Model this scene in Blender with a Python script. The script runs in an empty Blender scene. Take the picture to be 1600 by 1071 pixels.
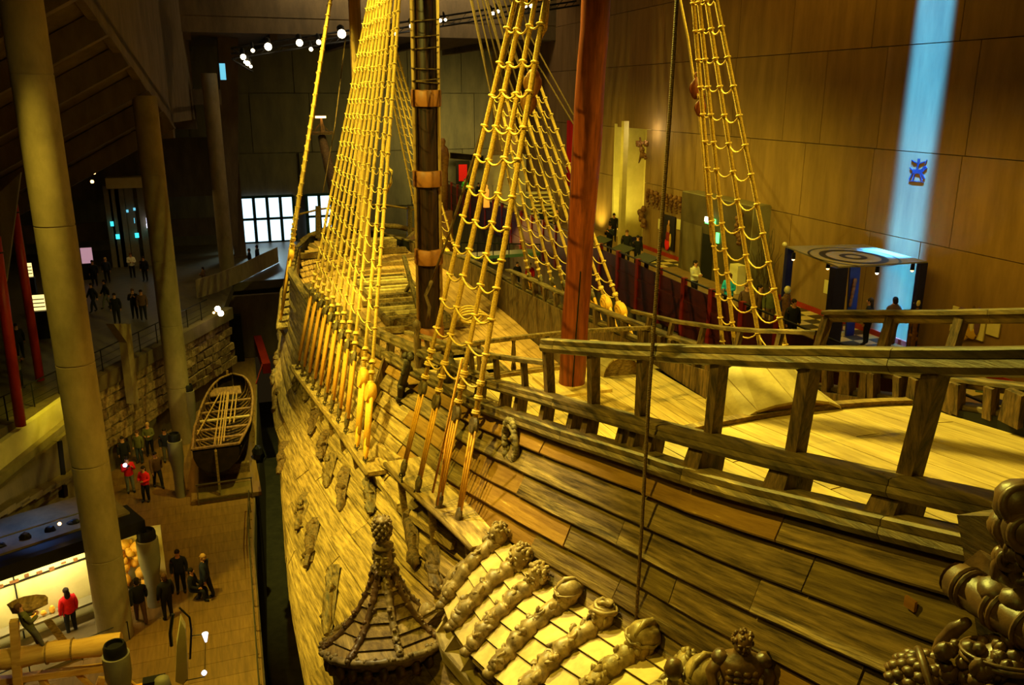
import bpy, bmesh, math, random
import numpy as np
from mathutils import Vector, Matrix, noise
R = random.Random(7)
PI = math.pi
scene = bpy.context.scene
COL = scene.collection
# ---------------------------------------------------------------- camera, world, lights, exposure
F_, PIT, YAW, H = 1329., math.radians(16.2), math.radians(20.), 17.5
cp, sp, ca, sa = math.cos(PIT), math.sin(PIT), math.cos(YAW), math.sin(YAW)
cam = bpy.data.cameras.new('camera'); cam.sensor_width = 36; cam.lens = F_/1600*36; cam.clip_end = 400; cam.clip_start = .05
camo = bpy.data.objects.new('camera', cam); COL.objects.link(camo)
camo.location = (0, 0, H); camo.rotation_euler = (PI/2-PIT, 0, -YAW)
scene.camera = camo
scene.view_settings.view_transform = 'Standard'; scene.view_settings.look = 'None'
scene.view_settings.exposure = 0.0; scene.view_settings.gamma = 1; scene.view_settings.use_curve_mapping = False
w = bpy.data.worlds.new('hall_air'); scene.world = w; w.use_nodes = True
w.node_tree.nodes['Background'].inputs[0].default_value = (.9, .55, .18, 1)
w.node_tree.nodes['Background'].inputs[1].default_value = .012

def ray(x, y):
    L = x-800.; v = 535.5-y
    f = F_*cp+v*sp; u = v*cp-F_*sp
    return f*sa+L*ca, f*ca-L*sa, u
def onX(x, y, X): r = ray(x, y); s = X/r[0]; return Vector((X, r[1]*s, r[2]*s+H))
def onY(x, y, Y): r = ray(x, y); s = Y/r[1]; return Vector((r[0]*s, Y, r[2]*s+H))
def onZ(x, y, Z): r = ray(x, y); s = (Z-H)/r[2]; return Vector((r[0]*s, r[1]*s, Z))
def onP(x, y, p0, n):
    r = Vector(ray(x, y)); o = Vector((0, 0, H)); n = Vector(n)
    return o+r*((Vector(p0)-o).dot(n)/r.dot(n))

WARM = (1., .79, .075); GOLD = (1., .91, .13)
def spot(name, loc, tgt, power, ang=40, col=WARM, blend=.6, r=.15):
    l = bpy.data.lights.new(name, 'SPOT'); l.energy = power; l.color = col; l.spot_size = math.radians(ang); l.spot_blend = blend; l.shadow_soft_size = r
    o = bpy.data.objects.new(name, l); COL.objects.link(o); o.location = loc
    o.rotation_euler = (Vector(tgt)-Vector(loc)).to_track_quat('-Z', 'Y').to_euler(); return o
def area(name, loc, tgt, power, sx, sy, col=WARM):
    l = bpy.data.lights.new(name, 'AREA'); l.energy = power; l.color = col; l.shape = 'RECTANGLE'; l.size = sx; l.size_y = sy
    o = bpy.data.objects.new(name, l); COL.objects.link(o); o.location = loc
    o.rotation_euler = (Vector(tgt)-Vector(loc)).to_track_quat('-Z', 'Y').to_euler(); return o
def point(name, loc, power, col=WARM, r=.1):
    l = bpy.data.lights.new(name, 'POINT'); l.energy = power; l.color = col; l.shadow_soft_size = r
    o = bpy.data.objects.new(name, l); COL.objects.link(o); o.location = loc; return o
# spotlights on the ship, hung in the roof; the last is an added fill
spot('spot_gallery', (-1, 19, 27), (3.7, 12, 8.5), 17050, 24, (1, .87, .36), .7)
spot('spot_side_aft', (-6, 12, 27), (5.6, 9.0, 11.5), 10260, 36, WARM, .8)
spot('spot_poop', (5, 24, 29), (9, 8, 12.8), 42550, 46, GOLD, .7)
spot('spot_quarterdeck', (7, 26, 30), (8.6, 15.5, 10.4), 20800, 34, GOLD, .7)
spot('spot_mizzen_rig', (-3, 13, 26), (5.5, 19, 11), 15400, 50, WARM, .7)
spot('spot_channel', (-5, 24, 24), (3.5, 24, 7), 16875, 50, GOLD, .8)
spot('spot_main_rig', (-6, 20, 25), (6.5, 30, 16), 21600, 56, GOLD, .8)
spot('spot_hull_mid', (-6, 25, 22), (2.4, 24, 4), 13750, 60, WARM, .9)
spot('spot_waist', (7, 30, 31), (8.5, 36, 7.8), 27300, 52, GOLD, .8)
spot('spot_foredeck', (3, 44, 27), (7.5, 46, 8), 24700, 60, GOLD, .8)
spot('spot_fore_rig', (-5, 34, 24), (5.5, 47, 14), 15000, 46, GOLD, .8)
spot('spot_starboard_rig', (18, 14, 28), (11.5, 27, 13), 19000, 55, GOLD, .8)
spot('spot_mizzen_starboard', (17, 8, 25), (11.5, 17, 14), 8000, 50, WARM, .8)
spot('camera_side_fill', (-3, 1, 22), (6.5, 9, 13), 800, 70, WARM, .9, .4)  # added fill from the camera side, lifts posts and carvings; no real fixture
# gallery, walls and ground
area('wall_washer_right', (19, 34, 24), (25, 36, 11), 420, 30, 1.5, (1, .60, .03))
area('wall_washer_low', (20, 40, 15), (24.5, 40, 9), 620, 24, 2, (1, .80, .05))
area('wall_washer_low_aft', (19.5, 20, 15), (23.4, 20, 9.5), 260, 12, 2, (1, .68, .05))
area('far_wall_wash', (14, 58, 26), (14, 76, 14), 700, 14, 2, (1, .8, .42))
spot('spot_boat', (-2, 36, 14), (.1, 42, 1), 1900, 52, (1, .66, .12), .8)
spot('spot_floor_a', (0, 23, 18), (-1.3, 30, 0), 2600, 50, (1, .49, .035), .9)
spot('spot_floor_b', (-1, 36, 15), (-3, 39, 0), 1300, 60, (1, .50, .035), .9)
spot('spot_columns', (-1, 16, 20), (-5, 32, 9), 850, 80, (1, .75, .15), .9)
spot('spot_logs', (-3, 20, 8), (-6.6, 24.6, 1), 700, 60, (1, .75, .15), .8)
spot('entrance_daylight', (5, 77, 9.6), (3.6, 71.5, 5), 1500, 70, (.6, .9, 1), .8, .6)
area('mezzanine_fill', (-4, 62, 12), (-5, 60, 5), 90, 8, 8, (1, .68, .2))
area('lower_right_fill', (17, 55, 9), (17, 52, 5), 300, 6, 6, (1, .55, .12))

# ---------------------------------------------------------------- materials
MATS = {}
def srgb(c):
    return tuple(((v/255.)/12.92 if v/255. < .04045 else ((v/255.+.055)/1.055)**2.4) for v in c)
def mat(name, c1, c2=None, scale=(3, 3, 3), rough=.75, bump=.3, detail=6, metal=0, emit=None, rnd=.0, lo=.35, hi=.65, c3=None, bscale=1, wave=None, spec=.3, attr=False):
    m = bpy.data.materials.new(name); m.use_nodes = True; nt = m.node_tree; n = nt.nodes; l = nt.links
    bs = n['Principled BSDF']; bs.inputs['Roughness'].default_value = rough; bs.inputs['Metallic'].default_value = metal
    bs.inputs['Specular IOR Level'].default_value = spec
    c1 = srgb(c1); c2 = srgb(c2) if c2 else c1
    tc = n.new('ShaderNodeTexCoord'); mp = n.new('ShaderNodeMapping'); mp.inputs['Scale'].default_value = scale
    at_ = None
    if attr: at_ = n.new('ShaderNodeAttribute'); at_.attribute_name = 'grain'
    l.new(at_.outputs['Vector'] if attr else tc.outputs['Object'], mp.inputs[0])
    nz = n.new('ShaderNodeTexNoise'); nz.inputs['Detail'].default_value = detail; nz.inputs['Scale'].default_value = 1; nz.inputs['Roughness'].default_value = .65
    l.new(mp.outputs[0], nz.inputs['Vector'])
    rp = n.new('ShaderNodeValToRGB'); e = rp.color_ramp.elements
    e[0].position = lo; e[0].color = (*c1, 1); e[1].position = hi; e[1].color = (*c2, 1)
    if c3: x = e.new(min(.98, hi+.08)); x.color = (*srgb(c3), 1)
    l.new(nz.outputs[0], rp.inputs[0]); out = rp.outputs[0]
    if wave:
        wv = n.new('ShaderNodeTexWave'); wv.inputs['Scale'].default_value = wave[0]; wv.bands_direction = wave[1]; wv.inputs['Distortion'].default_value = 1.5
        l.new(tc.outputs['Object'], wv.inputs[0])
    if rnd:
        oi = n.new('ShaderNodeObjectInfo'); hs = n.new('ShaderNodeHueSaturation'); mr = n.new('ShaderNodeMapRange')
        mr.inputs['To Min'].default_value = 1-rnd; mr.inputs['To Max'].default_value = 1+rnd
        l.new(oi.outputs['Random'], mr.inputs[0]); l.new(mr.outputs[0], hs.inputs['Value']); l.new(out, hs.inputs['Color']); out = hs.outputs[0]
    l.new(out, bs.inputs['Base Color'])
    if bump:
        bp = n.new('ShaderNodeBump'); bp.inputs['Strength'].default_value = bump; bp.inputs['Distance'].default_value = .02*bscale
        l.new((wv if wave else nz).outputs['Fac'] if wave else nz.outputs[0], bp.inputs['Height']); l.new(bp.outputs[0], bs.inputs['Normal'])
    if emit:
        bs.inputs['Emission Color'].default_value = (*srgb(emit[0]), 1); bs.inputs['Emission Strength'].default_value = emit[1]
    MATS[name] = m; return m
M = MATS
mat('old_oak', (62, 50, 32), (150, 128, 78), (9, 1.3, 22), .7, .9, 9, rnd=.16, c3=(205, 175, 105))
mat('mid_oak', (92, 68, 36), (150, 118, 62), (9, 1., 20), .7, .7, 8, rnd=.15, c3=(190, 160, 90))
mat('new_oak', (128, 82, 34), (160, 108, 48), (5, .8, 9), .55, .3, 6, rnd=.12, c3=(200, 160, 90))
mat('hull_oak', (92, 70, 40), (186, 152, 92), (8, 1., 14), .6, .9, 9, rnd=.14, c3=(215, 185, 120))
mat('deck_oak', (160, 130, 74), (200, 168, 104), (10, .7, 4), .55, .25, 6, rnd=.10)
mat('waist_oak', (158, 116, 62), (196, 150, 88), (10, .7, 4), .55, .25, 6, rnd=.09)
mat('rail_oak', (52, 40, 24), (128, 100, 56), (14, 2.5, 14), .55, .8, 9, rnd=.12, c3=(185, 155, 85))
mat('post_oak', (52, 38, 22), (118, 88, 50), (14, 14, 2.5), .65, .8, 9, rnd=.14)
for nm_, c1_, c2_, c3_, ro_ in (('p_old', (66, 50, 30), (150, 120, 72), (210, 176, 104), .7), ('p_mid', (84, 64, 34), (146, 118, 62), (190, 160, 90), .7), ('p_new', (122, 86, 36), (152, 112, 50), (200, 164, 90), .5), ('p_hull', (96, 74, 42), (186, 152, 92), (220, 190, 124), .6), ('p_rail', (50, 40, 24), (130, 104, 60), (190, 160, 92), .55)):
    mat(nm_, c1_, c2_, (1.1, 13, 1), ro_, 1., 10, rnd=.17, c3=c3_, attr=True, bscale=1.3 if nm_ != 'p_new' else .5, lo=.36, hi=.66)
mat('carved_oak', (96, 74, 42), (165, 136, 84), (6, 6, 6), .45, .5, 8, rnd=.1, spec=.5)
mat('dark_carving', (66, 44, 24), (112, 78, 42), (5, 5, 5), .42, .4, 7, spec=.5)
mat('shingle_oak', (166, 140, 86), (196, 168, 108), (3, 3, 3), .6, .2, 5, rnd=.08)
mat('void', (10, 8, 5), (16, 12, 8), bump=0)
mat('red_mast', (92, 38, 20), (140, 66, 32), (12, 12, .5), .45, .4, 7)
mat('tarred_mast', (24, 13, 8), (58, 32, 18), (12, 12, .6), .4, .5, 7)
mat('pale_spar', (150, 112, 60), (190, 150, 84), (10, 10, .6), .55, .4, 6)
mat('leather_band', (140, 84, 36), (152, 92, 42), (5, 5, 5), .5, .1)
mat('rope', (176, 134, 52), (216, 172, 80), (30, 30, 30), .8, .7, 4, wave=(14, 'Z'), bscale=.6)
mat('ratline_rope', (200, 160, 74), (232, 194, 104), (30, 30, 30), .8, .5, 4)
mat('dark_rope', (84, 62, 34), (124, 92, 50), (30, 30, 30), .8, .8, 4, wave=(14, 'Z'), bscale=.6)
mat('lanyard', (190, 124, 34), (224, 158, 54), (30, 30, 60), .8, .6, 4)
mat('tackle_new', (214, 150, 44), (232, 172, 60), (20, 20, 20), .6, .3, 4)
mat('deadeye_old', (60, 48, 32), (112, 90, 56), (12, 12, 12), .6, .5, 5)
mat('iron', (40, 34, 28), (84, 70, 52), (20, 20, 20), .6, .5, 5, metal=.3)
mat('concrete', (118, 88, 52), (140, 106, 64), (1.6, 1.6, .3), .85, .15, 9, rnd=.06)
mat('column_concrete', (122, 106, 74), (146, 128, 92), (1.5, 1.5, .8), .8, .25, 8)
mat('dark_concrete', (86, 72, 52), (110, 92, 66), (1.5, 1.5, .5), .85, .25, 8, rnd=.05)
mat('far_concrete', (96, 92, 86), (120, 112, 98), (1.2, 1.2, .3), .85, .2, 7, rnd=.06)
mat('ground_boards', (98, 72, 34), (122, 90, 44), (9, .8, 2), .6, .2, 6, rnd=.10)
mat('gallery_floor', (120, 92, 54), (140, 108, 64), (2, 2, 2), .5, .1, 6, rnd=.03)
mat('mezz_floor', (82, 72, 48), (96, 84, 56), (2, 2, 2), .45, .1, 6)
mat('pit', (40, 38, 30), (56, 52, 40), (2, 2, 2), .8, .2)
mat('stone', (96, 76, 50), (168, 136, 88), (5, 5, 5), .85, .9, 8, rnd=.22)
mat('tile_light', (200, 176, 112), (214, 190, 126), bump=0, rough=.4)
mat('tile_dark', (56, 52, 38), (70, 64, 46), bump=0, rough=.4)
mat('tile_red', (140, 34, 20), (150, 40, 24), bump=0, rough=.4)
mat('red_paint', (110, 22, 14), (128, 30, 18), (3, 3, .6), .45, .15, rnd=.08)
mat('barrier_red', (58, 14, 8), (74, 20, 10), (8, 8, .7), .5, .2, rnd=.08)
mat('red_pipe', (168, 40, 22), (178, 48, 26), bump=0, rough=.35)
mat('red_cloth', (190, 12, 14), (160, 6, 10), (10, 1, .2), .8, .2)
mat('blue_post', (24, 26, 92), (30, 32, 104), bump=0, rough=.5)
mat('black', (14, 12, 12), (22, 19, 17), bump=0, rough=.5)
mat('vent_metal', (120, 112, 92), (132, 122, 100), (2, 2, 2), .45, .05)
mat('steel', (120, 110, 90), (140, 130, 105), bump=0, rough=.3, metal=.8)
mat('plaster', (200, 182, 128), (212, 194, 140), (2, 2, 2), .8, .1)
mat('panel_grey', (118, 108, 84), (130, 118, 92), (2, 2, 2), .6, .1)
mat('boat_wood', (92, 66, 34), (150, 112, 60), (10, 1.5, 8), .6, .6, 8, rnd=.15)
mat('boat_dark', (30, 22, 14), (48, 34, 20), (4, 4, 4), .4, .3)
mat('log_wood', (190, 146, 70), (214, 172, 92), (1, 8, 8), .7, .4)
mat('green_steel', (66, 92, 72), (78, 104, 84), bump=0, rough=.5)
mat('sculpture_dark', (84, 52, 28), (128, 84, 44), (8, 8, 8), .6, .5)
mat('bone', (214, 198, 150), (228, 212, 164), (8, 8, 8), .6, .3)
mat('paper', (206, 190, 140), (214, 198, 150), (3, 3, 3), .8, 0)
mat('dry_twig', (66, 54, 34), (96, 80, 50), (10, 10, 10), .8, .3)
mat('skin', (190, 130, 92), (200, 140, 100), bump=0, rough=.5)
for nm, c in dict(cloth_black=(20, 18, 20), cloth_navy=(28, 32, 52), cloth_red=(196, 18, 24), cloth_white=(206, 196, 170), cloth_blue=(40, 170, 220), cloth_green=(60, 140, 50), cloth_brown=(86, 60, 38),
                  cloth_grey=(90, 86, 78), jeans=(48, 54, 70), hair_dark=(30, 20, 12), hair_brown=(80, 50, 26), hair_fair=(170, 130, 76), cloth_olive=(86, 84, 44)).items():
    mat(nm, c, tuple(min(255, int(v*1.12)+3) for v in c), (12, 12, 12), .85, .1)
def emat(name, col, s):
    m = bpy.data.materials.new(name); m.use_nodes = True; b = m.node_tree.nodes['Principled BSDF']
    b.inputs['Base Color'].default_value = (*srgb(col), 1); b.inputs['Emission Color'].default_value = (*srgb(col), 1); b.inputs['Emission Strength'].default_value = s
    M[name] = m; return m
emat('lamp_white', (255, 236, 190), 14); emat('lamp_warm', (255, 190, 110), 8); emat('daylight', (200, 235, 255), 1.7); mat('teal_frame', (20, 60, 70), bump=0); mat('portal_grey', (70, 56, 32), (80, 64, 38), (2, 2, 2), .7, .1)
emat('screen_cyan', (60, 210, 225), 1.6); emat('screen_white', (225, 225, 255), 2.2); emat('screen_pink', (220, 170, 190), .55)
emat('exit_green', (90, 255, 120), 3.0); emat('case_light', (255, 225, 140), 1.6); emat('cyan_tube', (110, 205, 235), 1.); emat('flash', (220, 225, 255), 8)
emat('blue_glow', (60, 60, 255), 3)

# ---------------------------------------------------------------- mesh builder
class MB:
    def __init__(s): s.v = []; s.f = []
    def add(s, vs, fs):
        o = len(s.v); s.v += [tuple(p) for p in vs]; s.f += [tuple(i+o for i in f) for f in fs]; return s
    def box(s, c, d, rot=None):
        c = Vector(c); vs = []
        for z in (-.5, .5):
            for x, y in ((-.5, -.5), (.5, -.5), (.5, .5), (-.5, .5)):
                p = Vector((x*d[0], y*d[1], z*d[2]))
                if rot is not None: p = rot @ p
                vs.append(c+p)
        return s.add(vs, [(3, 2, 1, 0), (4, 5, 6, 7), (0, 1, 5, 4), (1, 2, 6, 5), (2, 3, 7, 6), (3, 0, 4, 7)])
    def bar(s, a, b, wd, ht=None, up=(0, 0, 1), wd2=None, ht2=None):
        a = Vector(a); b = Vector(b); ht = ht or wd; d = (b-a).normalized(); u = Vector(up)
        if abs(d.dot(u)) > .98: u = Vector((0, 1, 0))
        x = d.cross(u).normalized(); u = x.cross(d); vs = []
        for p, w_, h_ in ((a, wd, ht), (b, wd2 or wd, ht2 or ht)):
            for i, j in ((-.5, -.5), (.5, -.5), (.5, .5), (-.5, .5)): vs.append(p+x*i*w_+u*j*h_)
        return s.add(vs, [(0, 1, 2, 3), (7, 6, 5, 4), (0, 4, 5, 1), (1, 5, 6, 2), (2, 6, 7, 3), (3, 7, 4, 0)])
    def tube(s, path, r, n=8, caps=True, prof=None):
        P = [Vector(p) for p in path]; m = len(P); rr = r if hasattr(r, '__len__') else [r]*m
        vs = []; u = None
        for i, p in enumerate(P):
            d = (P[min(i+1, m-1)]-P[max(i-1, 0)]).normalized()
            if u is None:
                u = Vector((0, 0, 1)) if abs(d.z) < .9 else Vector((1, 0, 0))
            u = (u-d*u.dot(d)).normalized(); v = d.cross(u)
            for k in range(n):
                t = 2*PI*k/n; q = prof[k] if prof else (math.cos(t), math.sin(t))
                vs.append(p+(u*q[0]+v*q[1])*rr[i])
        fs = [(i*n+k, i*n+(k+1) % n, (i+1)*n+(k+1) % n, (i+1)*n+k) for i in range(m-1) for k in range(n)]
        if caps: fs += [tuple(range(n))[::-1], tuple((m-1)*n+k for k in range(n))]
        return s.add(vs, fs)
    def lathe(s, prof, c=(0, 0, 0), n=16, axis=None):
        c = Vector(c); q = Vector((0, 0, 1)).rotation_difference(Vector(axis)) if axis else None; vs = []
        for r, z in prof:
            for k in range(n):
                t = 2*PI*k/n; p = Vector((r*math.cos(t), r*math.sin(t), z))
                if q: p = q @ p
                vs.append(c+p)
        m = len(prof)
        fs = [(i*n+k, i*n+(k+1) % n, (i+1)*n+(k+1) % n, (i+1)*n+k) for i in range(m-1) for k in range(n)]
        fs += [tuple(range(n))[::-1], tuple((m-1)*n+k for k in range(n))]
        return s.add(vs, fs)
    def ball(s, c, r, n=10, amp=0, fr=3., seed=0, rot=None):
        c = Vector(c); r = Vector(r) if hasattr(r, '__len__') else Vector((r, r, r)); m = max(4, n//2+1)
        vs = []
        for i in range(m+1):
            a = PI*i/m
            for k in range(n):
                t = 2*PI*k/n; d = Vector((math.sin(a)*math.cos(t), math.sin(a)*math.sin(t), math.cos(a)))
                g = 1+(amp*noise.noise(d*fr+Vector((seed*7.3, seed*1.7, 0))) if amp else 0)
                p = Vector((d.x*r.x, d.y*r.y, d.z*r.z))*g
                if rot is not None: p = rot @ p
                vs.append(c+p)
        fs = [(i*n+(k+1) % n, i*n+k, (i+1)*n+k, (i+1)*n+(k+1) % n)[::-1] for i in range(m) for k in range(n)]
        return s.add(vs, fs)
    def torus(s, c, R_, r, axis=(0, 0, 1), n=12, m=6, sx=1.):
        q = Vector((0, 0, 1)).rotation_difference(Vector(axis)); c = Vector(c); vs = []
        for i in range(n):
            t = 2*PI*i/n
            for j in range(m):
                a = 2*PI*j/m; p = Vector(((R_+r*math.cos(a))*math.cos(t)*sx, (R_+r*math.cos(a))*math.sin(t), r*math.sin(a)))
                vs.append(c+q @ p)
        return s.add(vs, [(i*m+j, ((i+1) % n)*m+j, ((i+1) % n)*m+(j+1) % m, i*m+(j+1) % m) for i in range(n) for j in range(m)])
    def prism(s, poly, h, axis=2):            # poly: list of 3d points (planar), h: extrusion vector
        h = Vector(h); n = len(poly); vs = [Vector(p) for p in poly]+[Vector(p)+h for p in poly]
        return s.add(vs, [tuple(range(n))[::-1], tuple(range(n, 2*n))]+[(i, (i+1) % n, n+(i+1) % n, n+i) for i in range(n)])
    def sheet(s, rows, th):                   # rows of points, thickness vector -> closed slab
        a = len(rows); b = len(rows[0]); vs = [Vector(p) for r in rows for p in r]; t = th if isinstance(th, list) else [Vector(th)]*(a*b)
        vs2 = [p+q for p, q in zip(vs, t)]; o = a*b; fs = []
        for i in range(a-1):
            for j in range(b-1):
                q = (i*b+j, i*b+j+1, (i+1)*b+j+1, (i+1)*b+j); fs += [q, tuple(k+o for k in q[::-1])]
        ed = [j for j in range(b)]+[i*b+b-1 for i in range(1, a)]+[(a-1)*b+j for j in range(b-2, -1, -1)]+[i*b for i in range(a-2, 0, -1)]
        for k in range(len(ed)): x, y = ed[k], ed[(k+1) % len(ed)]; fs.append((y, x, x+o, y+o))
        return s.add(vs+vs2, fs)
    def mesh(s, name, off=None):
        me = bpy.data.meshes.new(name)
        vs = s.v if off is None else [(p[0]-off[0], p[1]-off[1], p[2]-off[2]) for p in s.v]
        me.from_pydata(vs, [], s.f); return me
    def build(s, name, m, parent=None, smooth=False, label=None, fix=True):
        off = wloc(parent) if parent else None
        me = s.mesh(name, off)
        if fix:
            b = bmesh.new(); b.from_mesh(me); bmesh.ops.recalc_face_normals(b, faces=b.faces); b.to_mesh(me); b.free()
        if smooth is True: me.shade_smooth()
        elif smooth: me.shade_smooth(); me.set_sharp_from_angle(angle=math.radians(smooth))
        if m: me.materials.append(M[m] if isinstance(m, str) else m)
        if getattr(s, 'grain', None):
            at_ = me.attributes.new('grain', 'FLOAT_VECTOR', 'POINT'); at_.data.foreach_set('vector', [c for g in s.grain for c in g])
        o = bpy.data.objects.new(name, me); COL.objects.link(o)
        if parent: o.parent = parent
        if label: o['label'] = label
        return o
def wloc(o):
    v = Vector((0, 0, 0))
    while o: v = v+o.location; o = o.parent
    return v
def tag(o, label, cat, group=None):
    o['label'] = label; o['category'] = cat
    if group: o['group'] = group
    return o
def thing(name, label, cat, loc=(0, 0, 0), group=None):
    o = bpy.data.objects.new(name, None); o.empty_display_size = .2; COL.objects.link(o); o.location = loc; return tag(o, label, cat, group)
def struct(name, mb, m, smooth=False):
    o = mb.build(name, m, None, smooth); o['kind'] = 'structure'; return o
def copies(src, n):
    return [src.copy() for _ in range(n)]
def cr(xs, ys):                               # smooth interpolation
    xs = np.array(xs, float); ys = np.array(ys, float)
    g = np.arange(xs[0]-3, xs[-1]+3, .1); y = np.interp(g, xs, ys)
    y[g < xs[0]] = ys[0]+(ys[1]-ys[0])/(xs[1]-xs[0])*(g[g < xs[0]]-xs[0]); y[g > xs[-1]] = ys[-1]+(ys[-1]-ys[-2])/(xs[-1]-xs[-2])*(g[g > xs[-1]]-xs[-1])
    k = np.ones(17)/17; ye = np.concatenate([np.full(8, y[0]), y, np.full(8, y[-1])])
    y = np.convolve(np.convolve(ye, k, 'valid') if False else ye, k, 'valid')
    return lambda v: float(np.interp(v, g, y))

# ================================================================ THE BUILDING
exec_order = 'structure first'
# ground floor (boards) left of the dry dock
edge = [(0.25, 18), (.41, 23.5), (.67, 32.6), (1.09, 38.1), (2.2, 53), (2.6, 62)]
fl = MB(); fl.prism([(-30, 8, -.3), (.1, 8, -.3), (.25, 18, -.3), (.41, 23.5, -.3), (.67, 32.6, -.3), (1.09, 38.1, -.3), (2.2, 53, -.3), (2.6, 62, -.3), (-30, 62, -.3)], (0, 0, .27))
floor = struct('floor', fl, 'ground_boards')
for i in range(34):
    y0 = 22+i*.8+0; 
    if y0 > 50: break
    xe = float(np.interp(y0, [e[1] for e in edge], [e[0] for e in edge]))
    x = xe-.06
    while x > -7.2:
        L = R.uniform(2.0, 3.4); m = MB(); m.box((x-L/2, y0+.4, -.012), (L-.012, .788, .03)); b = m.build('floor_board', 'ground_boards', floor); x -= L
pit = MB(); pit.box((6, 34, -7), (24, 70, .4)); struct('floor.001', pit, 'pit')
pw = MB()
for a, b in zip(edge[:-1], edge[1:]): pw.bar((a[0]-.1, a[1], -3.4), (b[0]-.1, b[1], -3.4), .3, 6.7)
struct('wall_dock', pw, 'dark_concrete')
# mezzanine (entrance level), z = 5
A0 = Vector((-8.34, 36.7, 5)); A1 = Vector((.75, 53.85, 5)); dA = (A1-A0).normalized(); nA = Vector((dA.y, -dA.x, 0))
mz = MB(); mz.prism([(A0-dA*16).xyz-Vector((0, 0, .6)), A1-Vector((0, 0, .6)), (1.6, 61, 4.4), (14, 62, 4.4), (14.5, 46, 4.4), (30, 46, 4.4), (30, 80, 4.4), (-34, 80, 4.4), (-34, 24, 4.4)], (0, 0, .6))
struct('floor.002', mz, 'mezz_floor')
# gallery floor on the right, z = 8.7
Xw = lambda Y: 22.5+.0511*Y
Xb = lambda Y: 17.6+.0511*Y
gf = MB(); gf.prism([(Xb(4), 4, 8.3), (Xw(4)+.3, 4, 8.3), (Xw(77.8)+.3, 77.8, 8.3), (Xb(77.8), 77.8, 8.3)], (0, 0, .4))
gfl = struct('floor.003', gf, 'gallery_floor')
lw = MB(); lw.bar((Xb(4)+.6, 4, 3.5), (Xb(77.8)+.6, 77.8, 3.5), .3, 9.4); struct('wall_under_gallery', lw, 'dark_concrete')
# right wall of cast concrete panels
wr = MB()
for ya_, yb_, zc_, zh_ in ((2, 45.2, 22, 34), (49.4, 80, 22, 34), (45.2, 49.4, 27.3, 23.4)): wr.bar((Xw(ya_)+.45, ya_, zc_), (Xw(yb_)+.45, yb_, zc_), .5, zh_)
wall_r = struct('wall_right', wr, 'dark_concrete')
ang = math.atan(.0511); rotw = Matrix.Rotation(-ang, 3, 'Z')
niche = (45.2, 49.4)
zj = [8.7, 12.55, 15.6, 19.2, 22.3, 26.5, 31]
for r_ in range(6):
    y = 3.+(r_ % 2)*1.7
    while y < 79:
        L = R.choice([2.6, 3.4, 4.2, 5.0]); y2 = min(y+L, 79)
        segs = [(y, y2)]
        if r_ < 2:
            out = []
            for a, b in segs:
                for lo_, hi_ in (niche, ):
                    if b <= lo_ or a >= hi_: out.append((a, b))
                    else:
                        if a < lo_: out.append((a, lo_))
                        if b > hi_: out.append((hi_, b))
            segs = out
        for a, b in segs:
            if b-a < .2: continue
            yc = (a+b)/2; m = MB(); t = .2
            m.box((Xw(yc)+.2-t/2, yc, (zj[r_]+zj[r_+1])/2), (t, b-a-.03, zj[r_+1]-zj[r_]-.03), rotw)
            m.build('panel', 'concrete', wall_r)
        y = y2
# far wall
wf = MB(); wf.box((8, 78.6, 20), (60, .6, 40)); wall_f = struct('wall_far', wf, 'far_concrete')
for r_ in range(5):
    for c_ in range(9):
        if r_ == 0 and c_ < 5: continue
        m = MB(); m.box((-14+c_*5+(r_ % 2)*1.2, 78.22, 10.2+r_*5), (4.94, .18, 4.94)); m.build('panel', 'far_concrete', wall_f)
# dark drapery planes left of the far wall, stair well
wl = MB(); wl.box((-20, 60, 16), (.4, 60, 34)); struct('wall_left', wl, 'dark_concrete')
wb = MB(); wb.box((-4, -6, 16), (60, .4, 40)); struct('wall_back', wb, 'dark_concrete')
ce = MB(); ce.box((4, 36, 34.4), (62, 90, .5)); struct('ceiling', ce, 'dark_concrete')
ce = MB(); ce.box((6, 70, 22.0), (52, 18, 1.2)); struct('ceiling.001', ce, 'dark_concrete')
for k in range(9):
    m = MB(); m.box((-16+k*5.4, 69.5, 21.2), (.5, 16, .5)); o_ = m.build('trim_%d' % (k+1), 'dark_concrete'); o_['kind'] = 'structure'
ce = MB(); ce.box((6, 61.2, 28.6), (52, .5, 12.4)); struct('wall_upper', ce, 'dark_concrete')
# entrance windows and doors in the far wall
def glazed(n, x0, x1, z0, z1, y, cols):
    fr = MB(); W = (x1-x0)/cols
    for i in range(cols+1): fr.box((x0+i*W, y, (z0+z1)/2), (.26, .3, z1-z0))
    for z in (z0, z0+(z1-z0)*.52, z1): fr.box(((x0+x1)/2, y, z), (x1-x0, .3, .2))
    o = fr.build('window_%d' % n, 'teal_frame'); o['kind'] = 'structure'
    for i in range(cols):
        for a, b in ((z0+.1, z0+(z1-z0)*.52-.1), (z0+(z1-z0)*.52+.1, z1-.1)):
            p = MB(); p.box((x0+(i+.5)*W, y+.02, (a+b)/2), (W-.26, .04, b-a)); p.build('pane', 'daylight', o)
p0 = onY(381, 386, 77.9); p1 = onY(458, 386, 77.9)
glazed(1, p0.x, p1.x+.3, 5., 9.0, 77.9, 4)
p0 = onY(481, 350, 77.9); p1 = onY(520, 350, 77.9); glazed(2, p0.x, p1.x, 5., 9.0, 77.9, 2)
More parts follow.
